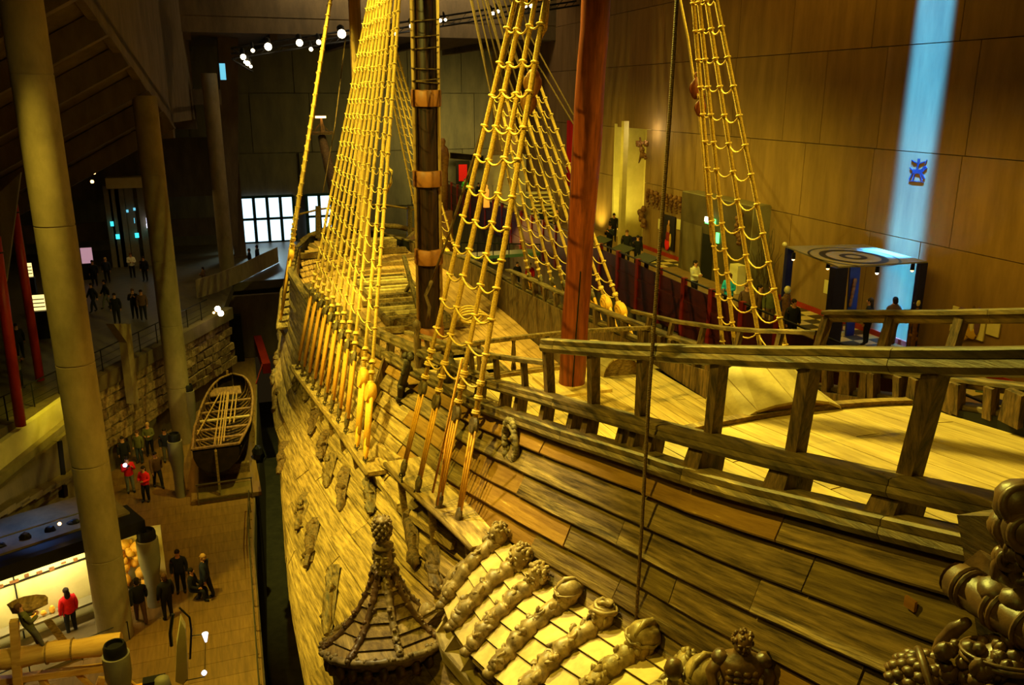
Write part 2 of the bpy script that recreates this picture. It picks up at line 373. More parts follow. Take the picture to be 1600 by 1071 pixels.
# ================================================================ concrete columns of the left side
def column(px, py, z, r, ztop, label):
    b = onZ(px, py, z); t = thing('concrete_column', label, 'column', b, 'round concrete columns beside the ship')
    zz = z; k = 0; hs = [3.1, 3.3, 3.3, 4.2, 4.2, 4.2, 5, 6]
    while zz < ztop-.1:
        h = min(hs[k % 8], ztop-zz); m = MB(); m.lathe([(r, 0), (r, h-.05), (r-.02, h-.045), (r-.02, h)], (b.x, b.y, zz), 28)
        m.build('drum', 'column_concrete', t, 35); zz += h; k += 1
    return b
c1 = column(182, 995, 0, .55, 31, 'thickest round concrete column at the far left, in front of the stone wall')
c2 = column(288, 690, 0, .55, 17.5, 'second round concrete column, standing left of the small wooden boat')
c3 = column(357, 440, 5, .5, 19.0, 'third and farthest round concrete column, near the bright glass entrance')
b = onZ(376, 402, 5); t = thing('concrete_pier', 'dark square concrete pier beside the bright glass entrance', 'column', b)
m = MB(); m.box((b.x, b.y, 12), (.9, .9, 14)); m.box((b.x, b.y, 5.1), (1.1, 1.1, .2)); m.build('shaft', 'dark_concrete', t)
# raked upper balcony slab on the left
pl0 = (c2.x, c2.y, 0); dcol = Vector((c2.x-c1.x, c2.y-c1.y, 0)).normalized(); ncol = (dcol.y, -dcol.x, 0)
up = thing('raked_balcony', 'raked concrete balcony slab with ribbed underside above the left columns', 'balcony', (c1.x, c1.y, 17))
q = [onP(x, y, pl0, ncol) for x, y in ((88, -60), (268, 192), (272, 40), (215, -60))]
nin = Vector((-dcol.y, dcol.x, 0))
m = MB(); m.prism(q, nin*.35); m.build('fascia', 'dark_concrete', up)
q2 = [onP(x, y, pl0, ncol) for x, y in ((268, 192), (338, 176), (333, 0), (262, 0))]
LE = 11.5
m = MB(); m.prism([q2[0], q2[0]+dcol*LE-Vector((0, 0, .1)), q2[0]+dcol*LE+Vector((0, 0, 9)), q2[0]+Vector((0, 0, 9))], nin*.35); m.build('end_wall', 'dark_concrete', up)
lo = [onP(x, y, pl0, ncol) for x, y in ((60, -98), (268, 192))]
m = MB(); m.prism([lo[0]+Vector((0, 0, .5)), lo[1]+Vector((0, 0, .5)), lo[1]+nin*14+Vector((0, 0, -7)), lo[0]+nin*14+Vector((0, 0, -7))], (0, 0, .3)); m.build('soffit', 'dark_concrete', up)
for k in range(6):
    a = lo[0].lerp(lo[1], (k+.9)/6.); m = MB(); m.bar(a, a+nin*14-Vector((0, 0, 7.5)), .55, .9); m.build('rib', 'dark_concrete', up)
m = MB(); e1 = lo[1]+Vector((0, 0, -.1)); m.bar(e1+dcol*.5, e1+dcol*.5+nin*16, .7, 1.5); m.build('edge_beam', 'dark_concrete', up)
m = MB(); m.bar(e1+dcol*LE, e1+dcol*LE+nin*16, .6, 1.3); m.build('edge_beam', 'dark_concrete', up)
m = MB(); m.prism([e1+Vector((0, 0, .6)), e1+dcol*LE+Vector((0, 0, .6)), e1+dcol*LE+nin*16+Vector((0, 0, .6)), e1+nin*16+Vector((0, 0, .6))], (0, 0, .3)); m.build('deck_slab', 'dark_concrete', up)

# stone wall of the mezzanine, its coping and lit plaster band
sw = MB(); sw.bar(A0-dA*16+Vector((0, 0, -2.6)), A1+Vector((0, 0, -2.6)), .3, 4.9); swo = struct('wall_stone', sw, 'dark_concrete')
cope = MB(); cope.bar(A0-dA*16+nA*.25+Vector((0, 0, -.35)), A1+nA*.25+Vector((0, 0, -.35)), .6, .7); cope.build('coping', 'dark_concrete', swo)
ns = 0
for row in range(6):
    d = -5.5+R.uniform(0, .5); zc = 4.05-row*.5
    while d < 19:
        L = R.uniform(.5, 1.25); hgt = R.uniform(.38, .47); p = A0+dA*(d+L/2)+nA*(.2+R.uniform(0, .08)); p.z = zc+R.uniform(-.03, .03)
        m = MB(); rr = Matrix((dA, nA, (0, 0, 1))).transposed()
        m.ball(p, (1, 1, 1), 8, 0)
        # rough ashlar: box with jittered corners
        m = MB(); m.box(p, (L-.05, .3, hgt), rr); m.v = [(v[0]+R.uniform(-.035, .035), v[1]+R.uniform(-.05, .05), v[2]+R.uniform(-.03, .03)) for v in m.v]
        m.build('stone', 'stone', swo); d += L; ns += 1
bp = thing('sloping_ledge', 'sloping yellow-lit plaster ledge under the stone wall at the far left', 'ledge', A0)
q = [onP(x, y, A0+nA*.6, nA) for x, y in ((-40, 715), (97, 618), (99, 652), (-40, 772))]
m = MB(); m.prism(q, nA*.25); m.build('plaster_face', 'plaster', bp)
q = [onP(x, y, A0+nA*.9, nA) for x, y in ((-40, 768), (100, 655), (102, 666), (-40, 785))]
m = MB(); m.prism(q, nA*.3); m.build('edge_strip', 'column_concrete', bp)
spot('ledge_lamp', onP(100, 610, A0+nA*2.2, nA)+Vector((0, 0, .8)), onP(80, 652, A0+nA*.6, nA), 300, 90, (1, .9, .05), .9)
sd = thing('stair_enclosure', 'plain grey concrete stair enclosure below the sloping ledge at left', 'enclosure', A0+nA*1.5)
q = [onP(x, y, A0+nA*1.4, nA) for x, y in ((-40, 792), (104, 672), (120, 742), (-40, 860))]
m = MB(); m.prism(q, nA*.2); m.build('wall_face', 'dark_concrete', sd)
q = [onP(x, y, A0+nA*1.4, nA) for x, y in ((82, 690), (88, 688), (98, 775), (92, 778))]
m = MB(); m.prism(q, nA*.26); m.build('joint_post', 'black', sd)
for k in range(6):
    a = onP(108-k*22, 745+k*11, A0+nA*1.8, nA); m = MB(); m.box(a, (1.2, .5, .18), Matrix((dA, nA, (0, 0, 1))).transposed()); m.build('step', 'dark_concrete', sd)
# railing on the mezzanine edge
rl = thing('mezzanine_railing', 'dark steel railing with thin rods on the mezzanine edge above the stones', 'railing', A0)
for zz, r_ in ((1.05, .03), (.7, .012), (.35, .012)):
    m = MB(); m.tube([A0-dA*3+nA*.2+Vector((0, 0, zz)), A0+dA*17+nA*.2+Vector((0, 0, zz))], r_, 6); m.build('rail', 'black', rl)
for k in range(13):
    p = A0+dA*(-3+k*1.6)+nA*.2; m = MB(); m.bar(p, p+Vector((0, 0, 1.05)), .05); m.build('post', 'black', rl)
# curved concrete ramp parapet near the third column
rp = [onZ(x, y, 5) for x, y in ((308, 468), (340, 458), (380, 440), (410, 424), (434, 412))]
m = MB(); rows = [[p+Vector((0, 0, .05)) for p in rp], [p+Vector((0, 0, 1.25)) for p in rp]]
m.sheet(rows, Vector((.1, .3, 0))); tag(m.build('ramp_parapet', 'column_concrete'), 'low curved pale concrete parapet beside the third column', 'parapet')
# dark-faced upper floors behind the mezzanine, left
bk = MB(); bk.box((-6, 74, 12), (17, .5, 4.6)); bk.box((-6, 74, 7.2), (17, .4, 1.4)); struct('wall_entrance', bk, 'dark_concrete')
bk = MB(); bk.box((-11, 69, 17.4), (26, 12, 1.0)); struct('ceiling.002', bk, 'dark_concrete')

# ================================================================ THE SHIP
XC = 8.4
hbA = cr([2, 3, 5, 10, 19, 25, 34, 42, 50, 54, 57.5], [2.45, 2.5, 2.6, 2.8, 3.1, 3.8, 4.5, 4.5, 3.4, 2.2, .15])
zA = cr([2, 4.5, 8, 10, 12.5, 16.8, 20, 24, 28, 34, 40, 46, 52, 57], [14.8, 14.03, 13.05, 12.6, 12.0, 11.07, 10.65, 10.25, 9.85, 9.4, 9.3, 9.15, 9.0, 9.2])
hb1 = cr([2, 9, 13.8, 17.5, 20.5, 25, 34, 42, 50, 57.5], [2.7, 2.95, 3.5, 4.0, 4.25, 4.4, 4.75, 4.7, 3.7, .2])
hb2 = cr([2, 10, 15, 22, 28.5, 39, 50, 57.5], [4.6, 6.6, 7.05, 7.0, 6.65, 5.95, 4.5, .3])
def section(Y):
    a, b, c = hbA(Y), hb1(Y), hb2(Y); z = zA(Y); z1 = z-2.35
    C_ = [(a, z), ((a+b)/2+.05, z-1.2), (b, z1), (b+(c-b)*.28, z1+(4.5-z1)*.36), (b+(c-b)*.66, z1+(4.5-z1)*.68), (c, 4.5), (c-.15, 2.2), (c-1.2, -.6), (c-3, -3.5)]
    return [(max(h, .05), q) for h, q in C_]
SECT = {}
def hull(Y, s, side=-1, off=0.):
    k = round(Y, 2)
    if k not in SECT:
        P = np.array(section(Y)); d = np.r_[0, np.cumsum(np.hypot(*np.diff(P, axis=0).T))]; g = np.arange(0, d[-1], .1)
        h = np.interp(g, d, P[:, 0]); z = np.interp(g, d, P[:, 1]); kk = np.ones(7)/7
        h[3:-3] = np.convolve(h, kk, 'valid'); z[3:-3] = np.convolve(z, kk, 'valid'); SECT[k] = (g, h, z)
    g, h, z = SECT[k]; a = np.interp(s, g, h); b = np.interp(s, g, z)
    a2 = np.interp(s+.15, g, h); b2 = np.interp(s+.15, g, z); t = Vector((a2-a, b2-b)); 
    if t.length < 1e-6: t = Vector((0, -1))
    t.normalize(); n = Vector((-t.y, t.x))          # outward
    return Vector((XC+side*(a+n.x*off), Y, b+n.y*off))
HG = [(Y, s, hull(Y, s)) for Y in np.arange(3, 56, .25) for s in np.arange(0, 10.5, .15)]
def proj(p):
    z = p[2]-H; f = p[0]*sa+p[1]*ca; L = p[0]*ca-p[1]*sa; D = f*cp-z*sp; u = f*sp+z*cp
    return 800+F_*L/D, 535.5-F_*u/D, D
HP = [(Y, s, proj(p)) for Y, s, p in HG]
def hull_at(px, py):
    best = min(HP, key=lambda t: (t[2][0]-px)**2+(t[2][1]-py)**2+.02*t[2][2]**2)
    return best[0], best[1]
ship = thing('warship', 'huge old oak sailing warship with carved stern gallery and rope rigging', 'ship', (XC, 30, 0))
# shell behind the planks
m = MB(); ys = list(np.arange(2, 57.6, 1.1)); ss = np.linspace(.02, 11.5, 22)
rows = [[hull(Y, s, -1, -.12) for s in ss] for Y in ys]
a, b = len(rows), len(rows[0]); m.add([p for r in rows for p in r], [(i*b+j, (i+1)*b+j, (i+1)*b+j+1, i*b+j+1) for i in range(a-1) for j in range(b-1)])
rows = [[hull(Y, s, 1, -.12) for s in ss] for Y in ys]
m.add([p for r in rows for p in r], [(i*b+j, i*b+j+1, (i+1)*b+j+1, (i+1)*b+j) for i in range(a-1) for j in range(b-1)])
hullp = m.build('hull', 'void', ship, fix=False)
def plankm(row, Y):
    new = {0: 6.8 < Y < 30, 2: Y > 13.5 and Y < 20, 3: 11.5 < Y < 16, 4: Y > 12.6 and Y < 20 or Y < 7.2, 5: Y < 7.5, 7: 9 < Y < 12}.get(row, False)
    if new: return 'p_new'
    if row > 5 or Y > 21: return 'p_hull'
    return 'p_old' if R.random() < .72 else 'p_mid'
edges_y = {0: [2.2, 6.8, 9.6, 13, 17, 22], 2: [2.2, 7, 10, 13.5, 17, 20.5], 3: [2.2, 5.4, 8.6, 11.5, 16, 20], 4: [2.2, 5, 7.2, 9.9, 12.6, 16.4, 20.2], 5: [2.2, 4.6, 7.5, 11, 14.6, 19]}
s = .14; row = 0; np_ = 0
while s < 10.6:
    hgt = .46 if s < 4 else .56
    ed = list(edges_y.get(row, [2.2, 2.2+R.uniform(2, 5)]))
    while ed[-1] < 56.8: ed.append(min(56.9, ed[-1]+R.uniform(3.6, 7.5)))
    for y0, y1 in zip(ed[:-1], ed[1:]):
        if y1-y0 < .3: continue
        n = max(3, int((y1-y0)/.55)); rows = [[], [], [], []]; th = []; m = MB(); jit = R.uniform(-.012, .03)
        for i in range(n+1):
            Y = y0+.012+(y1-y0-.024)*i/n; wob = .014*noise.noise(Vector((Y*.9, row*3.1, 0)))
            taper = min(1, max(.25, (57.2-Y)/9)) if s > 1 else 1
            e = .02*noise.noise(Vector((Y*1.7, row*5.3, 4)))
            cl = .125 if s < 3.8 else .085
            if row in (9, 10, 14, 15): cl += .09
            for j, (q, o) in enumerate(((.0+wob, .0), (.05+wob, .035), (hgt-.05+e, cl), (hgt+e*.8-.022, cl-.02))):
                rows[j].append(hull(Y, s+q, -1, o+jit))
        inn = [[hull(y0+.012+(y1-y0-.024)*i/n, s+q, -1, -.1) for i in range(n+1)] for q in (.0, hgt-.012)]
        grid = [inn[0]]+rows+[inn[1]]; a, b = len(grid), n+1
        m.add([p for r in grid for p in r], [(i*b+j, (i+1)*b+j, (i+1)*b+j+1, i*b+j+1) for i in range(a-1) for j in range(b-1)]+[tuple(i*b for i in range(a)), tuple(i*b+n for i in range(a))[::-1]])
        gz = R.uniform(0, 50); m.grain = [(y0+(y1-y0)*i/n, q_*1., gz) for q_ in (0, 0, .05, hgt, hgt+.05, hgt+.1) for i in range(n+1)]
        m.build('plank', plankm(row, (y0+y1)/2), hullp, 50); np_ += 1
    s += hgt; row += 1
# rails --------------------------------------------------
def rail(name, hbf, zf, y0, y1, side, m_='p_rail', wd=.26, th=.08, rr=.075, dx=0, dz=0, seg=3.6, lower=True):
    y = y0
    while y < y1-.05:
        e = min(y1, y+seg*R.uniform(.8, 1.2)); n = max(2, int((e-y)/.4)); m = MB(); top = []; tb = []
        for i in range(n+1):
            Y = y+(e-y-.01)*i/n; top.append(Vector((XC+side*(hbf(Y)+dx), Y, zf(Y)+dz+.012*noise.noise(Vector((Y*1.3, side, dz*9))))))
        w_ = Vector((wd/2, 0, 0)); up_ = Vector((0, 0, th/2))
        prof = [(-1, -1), (-1, .6), (-.8, 1), (.8, 1), (1, .6), (1, -1)]
        vs = [p+Vector((q[0]*wd/2, 0, q[1]*th/2)) for p in top for q in prof]; k = 6
        m.add(vs, [(i*k+j, i*k+(j+1) % k, (i+1)*k+(j+1) % k, (i+1)*k+j) for i in range(n) for j in range(k)]+[tuple(range(k)), tuple(n*k+j for j in range(k))])
        if lower: m.tube([p+Vector((side*(wd/2-rr*.7), 0, -th/2-rr*.85)) for p in top], rr, 8)
        gz = R.uniform(0, 50); m.grain = [(v[1], (v[0]-XC)*.6+v[2]*.5, gz) for v in m.v]
        m.build(name, m_, ship, 40); y = e
zB = cr([2, 4.3, 7.3, 10, 12.85, 16.8, 20, 24, 30, 36, 42, 50], [15.0, 14.42, 13.67, 13.06, 12.44, 11.59, 11.2, 10.75, 10.25, 9.85, 9.7, 9.6])
zC = cr([2, 4.55, 5.75, 7.45, 10.15, 13.15], [16.4, 15.6, 15.28, 14.82, 14.12, 13.4])
zD = cr([13.1, 16, 19, 22, 24], [13.0, 12.3, 11.75, 11.3, 11.05])
hC = cr([2, 13.2], [2.55, 2.98]); 
for sd in (-1, 1):
    rail('gunwale', hbA, zA, 2.3, 56.5, sd, wd=.3, th=.09, rr=.085, dx=.1)
    rail('middle_rail', hbA, zB, 2.3, 36, sd, wd=.3, th=.07, rr=.075, dz=.0)
    rail('top_rail', hC, zC, 2.3, 13.2, sd, wd=.2, th=.085, rr=.085)
    rail('quarterdeck_rail', hbA, zD, 13.25, 22, sd, wd=.16, th=.09, lower=False)
    for Y in (3.6, 5.2, 6.7, 8.2, 9.9, 11.4, 13.1):
        a = Vector((XC+sd*hC(Y), Y+(.0), zC(Y)-.1)); dy_ = .32 if sd < 0 else .03; b = Vector((XC+sd*(hbA(Y)-.12), Y+dy_, zB(Y+dy_)-.02)); m = MB(); m.bar(a, b, .15, .17, (0, 1, 0)); m.build('rail_post', 'post_oak', ship)
    for Y in (4.15, 5.5, 6.95, 8.5, 9.7, 10.15, 10.5, 11.65, 12.2, 13.35, 14.6, 15.4, 16.9, 18.2, 19.6, 21, 22.4, 23.6, 25, 26.4, 27.8, 29.2, 30.6, 32, 33.5, 35):
        wdd = .34 if Y < 9 else .2
        a = Vector((XC+sd*(hbA(Y)-.1), Y, zB(Y)-.04)); b = Vector((XC+sd*(hbA(Y)-.02), Y+.05, zA(Y)-.1)); m = MB(); m.bar(a, b, wdd, wdd*.8, (0, 1, 0), wdd*1.15, wdd); m.build('timberhead', 'post_oak', ship)
    if sd == 1:
        for Y in np.arange(9, 21, .62):
            a = Vector((XC+sd*(hbA(Y)-.12), Y, zB(Y)-.04)); b = Vector((XC+sd*(hbA(Y)-.05), Y, zA(Y)-.1)); m = MB(); m.bar(a, b, .17, .15, (0, 1, 0)); m.build('timberhead', 'post_oak', ship)
    for Y in (14.4, 15.9, 17.5, 19.1, 20.6):
        a = Vector((XC+sd*(hbA(Y)-.02), Y, zD(Y))); b = Vector((XC+sd*(hbA(Y)-.08), Y+.05, zB(Y))); m = MB(); m.bar(a, b, .1, .13, (0, 1, 0)); m.build('rail_post', 'post_oak', ship)
    # inner bulwark
    for y0 in np.arange(10.6, 50, 2.4):
        y1 = min(50, y0+2.37); dz = 10.3 if y0 < 20 else 7.6
        m = MB(); rows = [[Vector((XC+sd*(hbA(Y)-.16), Y, zz(Y))) for Y in (y0, (y0+y1)/2, y1)] for zz in (lambda Y: zA(Y)-.05, lambda Y: (zA(Y)+dz)/2, lambda Y: dz)]
        m.sheet(rows, Vector((sd*.07, 0, 0))); m.build('bulwark_board', 'post_oak', ship)
# decks --------------------------------------------------
def deck(name, y0, y1, zf, wdt, m_, cam_=.14, inset=.2, lo=2.6, hi=5.2, hole=None, label=None):
    base = MB(); ysd = np.arange(y0, y1+.01, (y1-y0)/8)
    rows = [[Vector((XC+q*(hbA(Y)-.25), Y, zf(Y)-.14+cam_*(1-q*q))) for q in (-1, -.5, 0, .5, 1)] for Y in ysd]
    if hole: rows = [[p-Vector((0, 0, 1.4)) for p in r] for r in rows]
    base.sheet(rows, Vector((0, 0, -.1))); bo = base.build(name, 'void', ship, label=label)
    hm = max(hbA(Y) for Y in ysd)-inset; k = -int(hm/wdt)
    while k*wdt <= hm:
        x = k*wdt; Y = y0+R.uniform(-.0, .01); first = True
        while Y < y1-.05:
            L = R.uniform(lo, hi)*(R.uniform(.4, 1) if first else 1); first = False; e = min(y1, Y+L)
            if y1-e < .6: e = y1
            a_, b_ = Y, e
            while a_ < b_ and hbA(a_)-inset < abs(x)-wdt*.1: a_ += .2
            while b_ > a_ and hbA(b_)-inset < abs(x)-wdt*.1: b_ -= .2
            skip = hole and any(abs(x-h[0]) < h[1] and not (b_ <= h[2] or a_ >= h[3]) for h in hole)
            pcs = [(a_, b_)]
            if skip:
                pcs = []
                for h in hole:
                    if abs(x-h[0]) < h[1]:
                        cur = a_
                        for g in sorted([g for g in hole if abs(x-g[0]) < g[1]], key=lambda g: g[2]):
                            if g[2] > cur: pcs.append((cur, min(g[2], b_)))
                            cur = max(cur, g[3])
                            if cur >= b_: break
                        if cur < b_: pcs.append((cur, b_))
                        break
            for a2, b2 in pcs:
                if b2-a2 < .25: continue
                n = 3; m = MB(); g = .012
                rows = [[Vector((XC+x+xx, a2+g+(b2-a2-2*g)*i/n, zf(a2+(b2-a2)*i/n)+cam_*(1-((x+xx)/hm)**2))) for i in range(n+1)] for xx in (-wdt/2+.008, wdt/2-.008)]
                m.sheet(rows, Vector((0, 0, -.08))); m.build('deck_plank', m_, bo)
            Y = e
        k += 1
    return bo
zP = lambda Y: 12.45+.105*(10.5-Y)
deck('poop_deck', 2.2, 10.5, zP, .42, 'deck_oak', .15, lo=3.5, hi=7)
deck('quarterdeck', 10.5, 20.0, lambda Y: 10.3+.0*Y, .27, 'deck_oak', .14)
deck('main_deck', 20.0, 56, lambda Y: 7.6+max(0, (Y-30))*.042, .3, 'waist_oak', .14, hole=[(0, 1.3, 26.5, 31.2), (0, 1.25, 35, 38), (0, 1.25, 39, 43.6)])
# step edge beams across the deck ends
for Y, z, hh in ((10.5, 12.45, 2.2), (20.0, 10.3, 2.6)):
    m = MB(); pts = [Vector((XC+q*(hbA(Y)-.2), Y, z+.15*(1-q*q)+.02)) for q in np.linspace(-1, 1, 11)]
    for a, b in zip(pts[:-1], pts[1:]): m.bar(a, b, .16, .14)
    m.build('deck_beam', 'mid_oak', ship)
    for q in np.linspace(-1, .9, 16):
        x0 = q*(hbA(Y)-.25); m = MB(); m.box((XC+x0+.15, Y+.05, z-hh/2), (.33, .06, hh)); m.build('bulkhead_board', 'mid_oak', ship)
# transverse handrail at the break of the quarterdeck
m = MB(); pts = [Vector((XC+q, 20.3, 11.25+.1*(1-(q/3.)**2))) for q in np.linspace(-3.1, 3.1, 9)]
for a, b in zip(pts[:-1], pts[1:]): m.bar(a, b, .13, .1)
m.build('transverse_rail', 'rail_oak', ship)
for q in np.linspace(-2.9, 2.9, 7):
    m = MB(); m.lathe([(.05, 0), (.08, .1), (.05, .3), (.07, .5), (.045, .8), (.06, .88)], (XC+q, 20.3, 10.4), 8); m.build('baluster', 'post_oak', ship, 50)
m = MB(); q = onY(653, 560, 20.9); m.lathe([(.09, 0), (.1, 1.2), (.07, 1.3), (.12, 1.42), (.1, 1.55), (.02, 1.62)], (q.x, q.y, 10.3), 10); m.build('knob_post', 'post_oak', ship, 50)
# gratings and hatches of the main deck
def grating(y0, y1, hw, z, bars, name='grating'):
    m = MB()
    for sx in (-1, 1): m.box((XC+sx*(hw+.08), (y0+y1)/2, z+.1), (.18, y1-y0+.3, .3))
    for y in (y0, y1): m.box((XC, y, z+.1), (2*hw, .18, .3))
    o = m.build(name, 'rail_oak', ship)
    for k in range(bars):
        m = MB(); y = y0+(k+.7)*(y1-y0)/(bars+.4); m.box((XC, y, z+.14), (2*hw, .26, .14)); m.build('grating_bar', 'deck_oak' if k % 3 else 'mid_oak', o)
    for k in range(3):
        m = MB(); m.box((XC+(-1+k)*hw*.55, (y0+y1)/2, z+.06), (.12, y1-y0, .12)); m.build('grating_ledge', 'rail_oak', o)
    return o
grating(26.5, 31.2, 1.3, 7.78, 4); grating(35, 38, 1.25, 8.02, 3); grating(39, 43.6, 1.25, 8.2, 6)
for (yy, hwid, zz) in ((33.9, 1.9, 8.1), (38.4, 1.8, 8.25), (44.6, 1.6, 8.4), (46.2, 2.2, 8.5)):
    m = MB(); m.box((XC, yy, zz), (2*hwid, .28, .24)); m.build('cross_timber', 'mid_oak', ship)
for sx in (-.6, .35):
    m = MB(); m.bar((XC+sx+1.1, 37, 8.1), (XC+sx+1.1, 39.6, 10.1), .18); m.bar((XC+sx+1.1, 38.2, 9.1), (XC+sx+1.1, 39.8, 8.2), .14); m.build('inclined_prop', 'rail_oak', ship)
m = MB(); m.box((XC-.3, 49.3, 8.7), (6.2, .4, .3)); m.build('forecastle_beam', 'mid_oak', ship)
m = MB(); m.box((XC+.4, 51, 8.85), (4.2, 1.4, .4)); m.build('forecastle_platform', 'hull_oak', ship)
for k in range(4):
    m = MB(); m.box((XC-1.3+k*1.1, 51, 9.1), (1.05, 1.3, .08)); m.build('platform_board', 'deck_oak', ship)
# curved beakhead rails
for pts, r_, mm in (([(470, 378), (485, 368), (505, 361), (540, 355), (580, 352), (620, 354), (650, 361)], .17, 'mid_oak'), ([(468, 335), (500, 327), (550, 321), (600, 320), (648, 328)], .06, 'rope')):
    m = MB(); m.tube([onY(x, y, 54.2) for x, y in pts], r_, 8); m.build('beakhead_rail', mm, ship, True)
for x in (497, 640, 530):
    m = MB(); m.bar(onY(x, 372, 54.), onY(x, 322, 54.2), .3, .25); m.build('beakhead_post', 'rail_oak', ship)
m = MB(); m.bar(onY(472, 378, 54), onY(500, 395, 51.5), .3); m.build('cathead', 'mid_oak', ship)
m = MB(); m.bar(onY(650, 364, 54), onY(622, 392, 51.5), .3); m.build('cathead', 'mid_oak', ship)
# companion hoods ------------------------------------------
def hood(c, rx, L, hz, hz1=None, fm='new_oak', ends=True, yaw=0., name='companion_hood', nb=7, rt=None):
    rt = Matrix.Rotation(yaw, 3, 'Z'); m = MB(); c = Vector(c); n = 14; hz1 = hz1 or hz; HZ = lambda y: hz+(hz1-hz)*(y+L/2)/L
    for e in (0, 1):
        y = -L/2+.04 if e == 0 else L/2-.04
        pol = [c+rt @ Vector((rx*.97*math.cos(PI*i/n), y, HZ(y)*.97*math.sin(PI*i/n))) for i in range(n+1)]
        m.prism(pol, rt @ Vector((0, .05 if e == 0 else -.05, 0)))
    o = m.build(name, fm, ship)
    for k in range(nb):
        a0, a1 = PI*k/nb, PI*(k+1)/nb; m = MB(); rows = []
        for y in (-L/2, L/2): rows.append([c+rt @ Vector((rx*math.cos(a0+.012+(a1-a0-.024)*t), y+R.uniform(-.02, .02), HZ(y)*math.sin(a0+.012+(a1-a0-.024)*t))) for t in (0, .5, 1)])
        m.sheet(rows, Vector((0, 0, .045))); m.build('hood_board', 'shingle_oak', o)
    return o
hc = onZ(1222, 640, 12.6); hood((hc.x+.05, hc.y+.3, 12.5), .95, 1.1, .28, .68, nb=4, yaw=-.05)
h2 = onZ(968, 586, 10.42); hood((h2.x, h2.y+.8, 10.4), .55, 1.7, .5, .5, 'mid_oak', nb=6, yaw=0.05)
m = MB(); m.box((8.4, 18.67, 10.47), (1.5, 1.6, .08)); m.build('mast_collar', 'deck_oak', ship)
# masts --------------------------------------------------
mz0 = onX(893, 598, 8.4); mz1 = onX(931, 0, 8.4); md = (mz1-mz0).normalized()
m = MB(); L = 22; m.tube([mz0-md*.4+md*(L*i/30)+Vector((.012*math.sin(i*1.7), .012*math.cos(i*2.3), 0)) for i in range(31)], [.325+.012*math.sin(i*.9) for i in range(31)], 24)
miz = m.build('mizzen_mast', 'red_mast', ship, 50, 'thick red-brown mizzen mast rising from the quarterdeck')
m = MB(); m.bar(mz0+Vector((-.12, -.322, 0)), mz0+md*3+Vector((-.1, -.33, 0)), .02, .03, (0, 1, 0)); m.build('crack', 'void', miz)
mn0 = Vector((8.4, 33, 7.5)); mn1 = Vector((8.4, 32.1, 29)); md2 = (mn1-mn0).normalized()
m = MB(); m.tube([mn0+(mn1-mn0)*t/12 for t in range(13)], .40, 20)
mst = m.build('main_mast', 'tarred_mast', ship, 50, 'dark tarred main mast with pale side strips and tan bands')
for sx in (-1, 1):
    d = Vector((ca*.47*sx, -sa*.47*sx, 0)); m = MB(); m.tube([mn0+d, mn1+d], .075, 8); m.build('side_strip', 'pale_spar', mst, True)
for y in (153, 279, 400, 519):
    p = onX(670, y, 8.4); t = (p.z-mn0.z)/(mn1.z-mn0.z); c = mn0.lerp(mn1, t); m = MB(); m.tube([c-md2*.3, c-md2*.28, c+md2*.28, c+md2*.3], [.56, .575, .575, .56], 26); m.build('band', 'leather_band', mst, 50)
for y in (30, 55, 74, 107, 124, 128):
    p = onX(670, y, 8.4); t = (p.z-mn0.z)/(mn1.z-mn0.z); c = mn0.lerp(mn1, t); m = MB(); m.torus(c, .52, .022, md2+Vector((.1*math.sin(y), 0, 0)), 22, 5); m.build('rope_turn', 'dark_rope', mst, True)
fm0 = Vector((8.4, 47, 8.1)); m = MB(); m.tube([fm0, (8.4, 46.9, 16), (8.45, 46.8, 31)], [.33, .33, .29], 18); m.build('fore_mast', 'pale_spar', ship, 50, 'pale fore mast near the bow')
b0 = onX(540, 372, 8.4); b1 = onX(503, 215, 8.4); m = MB(); m.tube([b0, b0.lerp(b1, .5), b1], [.38, .36, .28], 14); bow = m.build('bowsprit', 'mid_oak', ship, True, 'bowsprit spar pointing up beyond the bow')
m = MB(); m.box(b1+Vector((0, 0, .3)), (1.6, 1.2, .18)); m.bar(b1+Vector((.1, 0, .3)), b1+Vector((.0, 0, 1.4)), .35, .35, (0, 1, 0), .1, .1)
for sx in (-.6, .6): m.bar(b1+Vector((sx, 0, .3)), b1+Vector((0, 0, 1.0)), .06)
m.build('bowsprit_top', 'mid_oak', bow)
m = MB(); m.box(onY(501, 183, b1.y-.3), (.7, .2, .14)); tag(m.build('work_lamp', 'lamp_warm'), 'small pale lamp above the tip of the bowsprit', 'lamp')

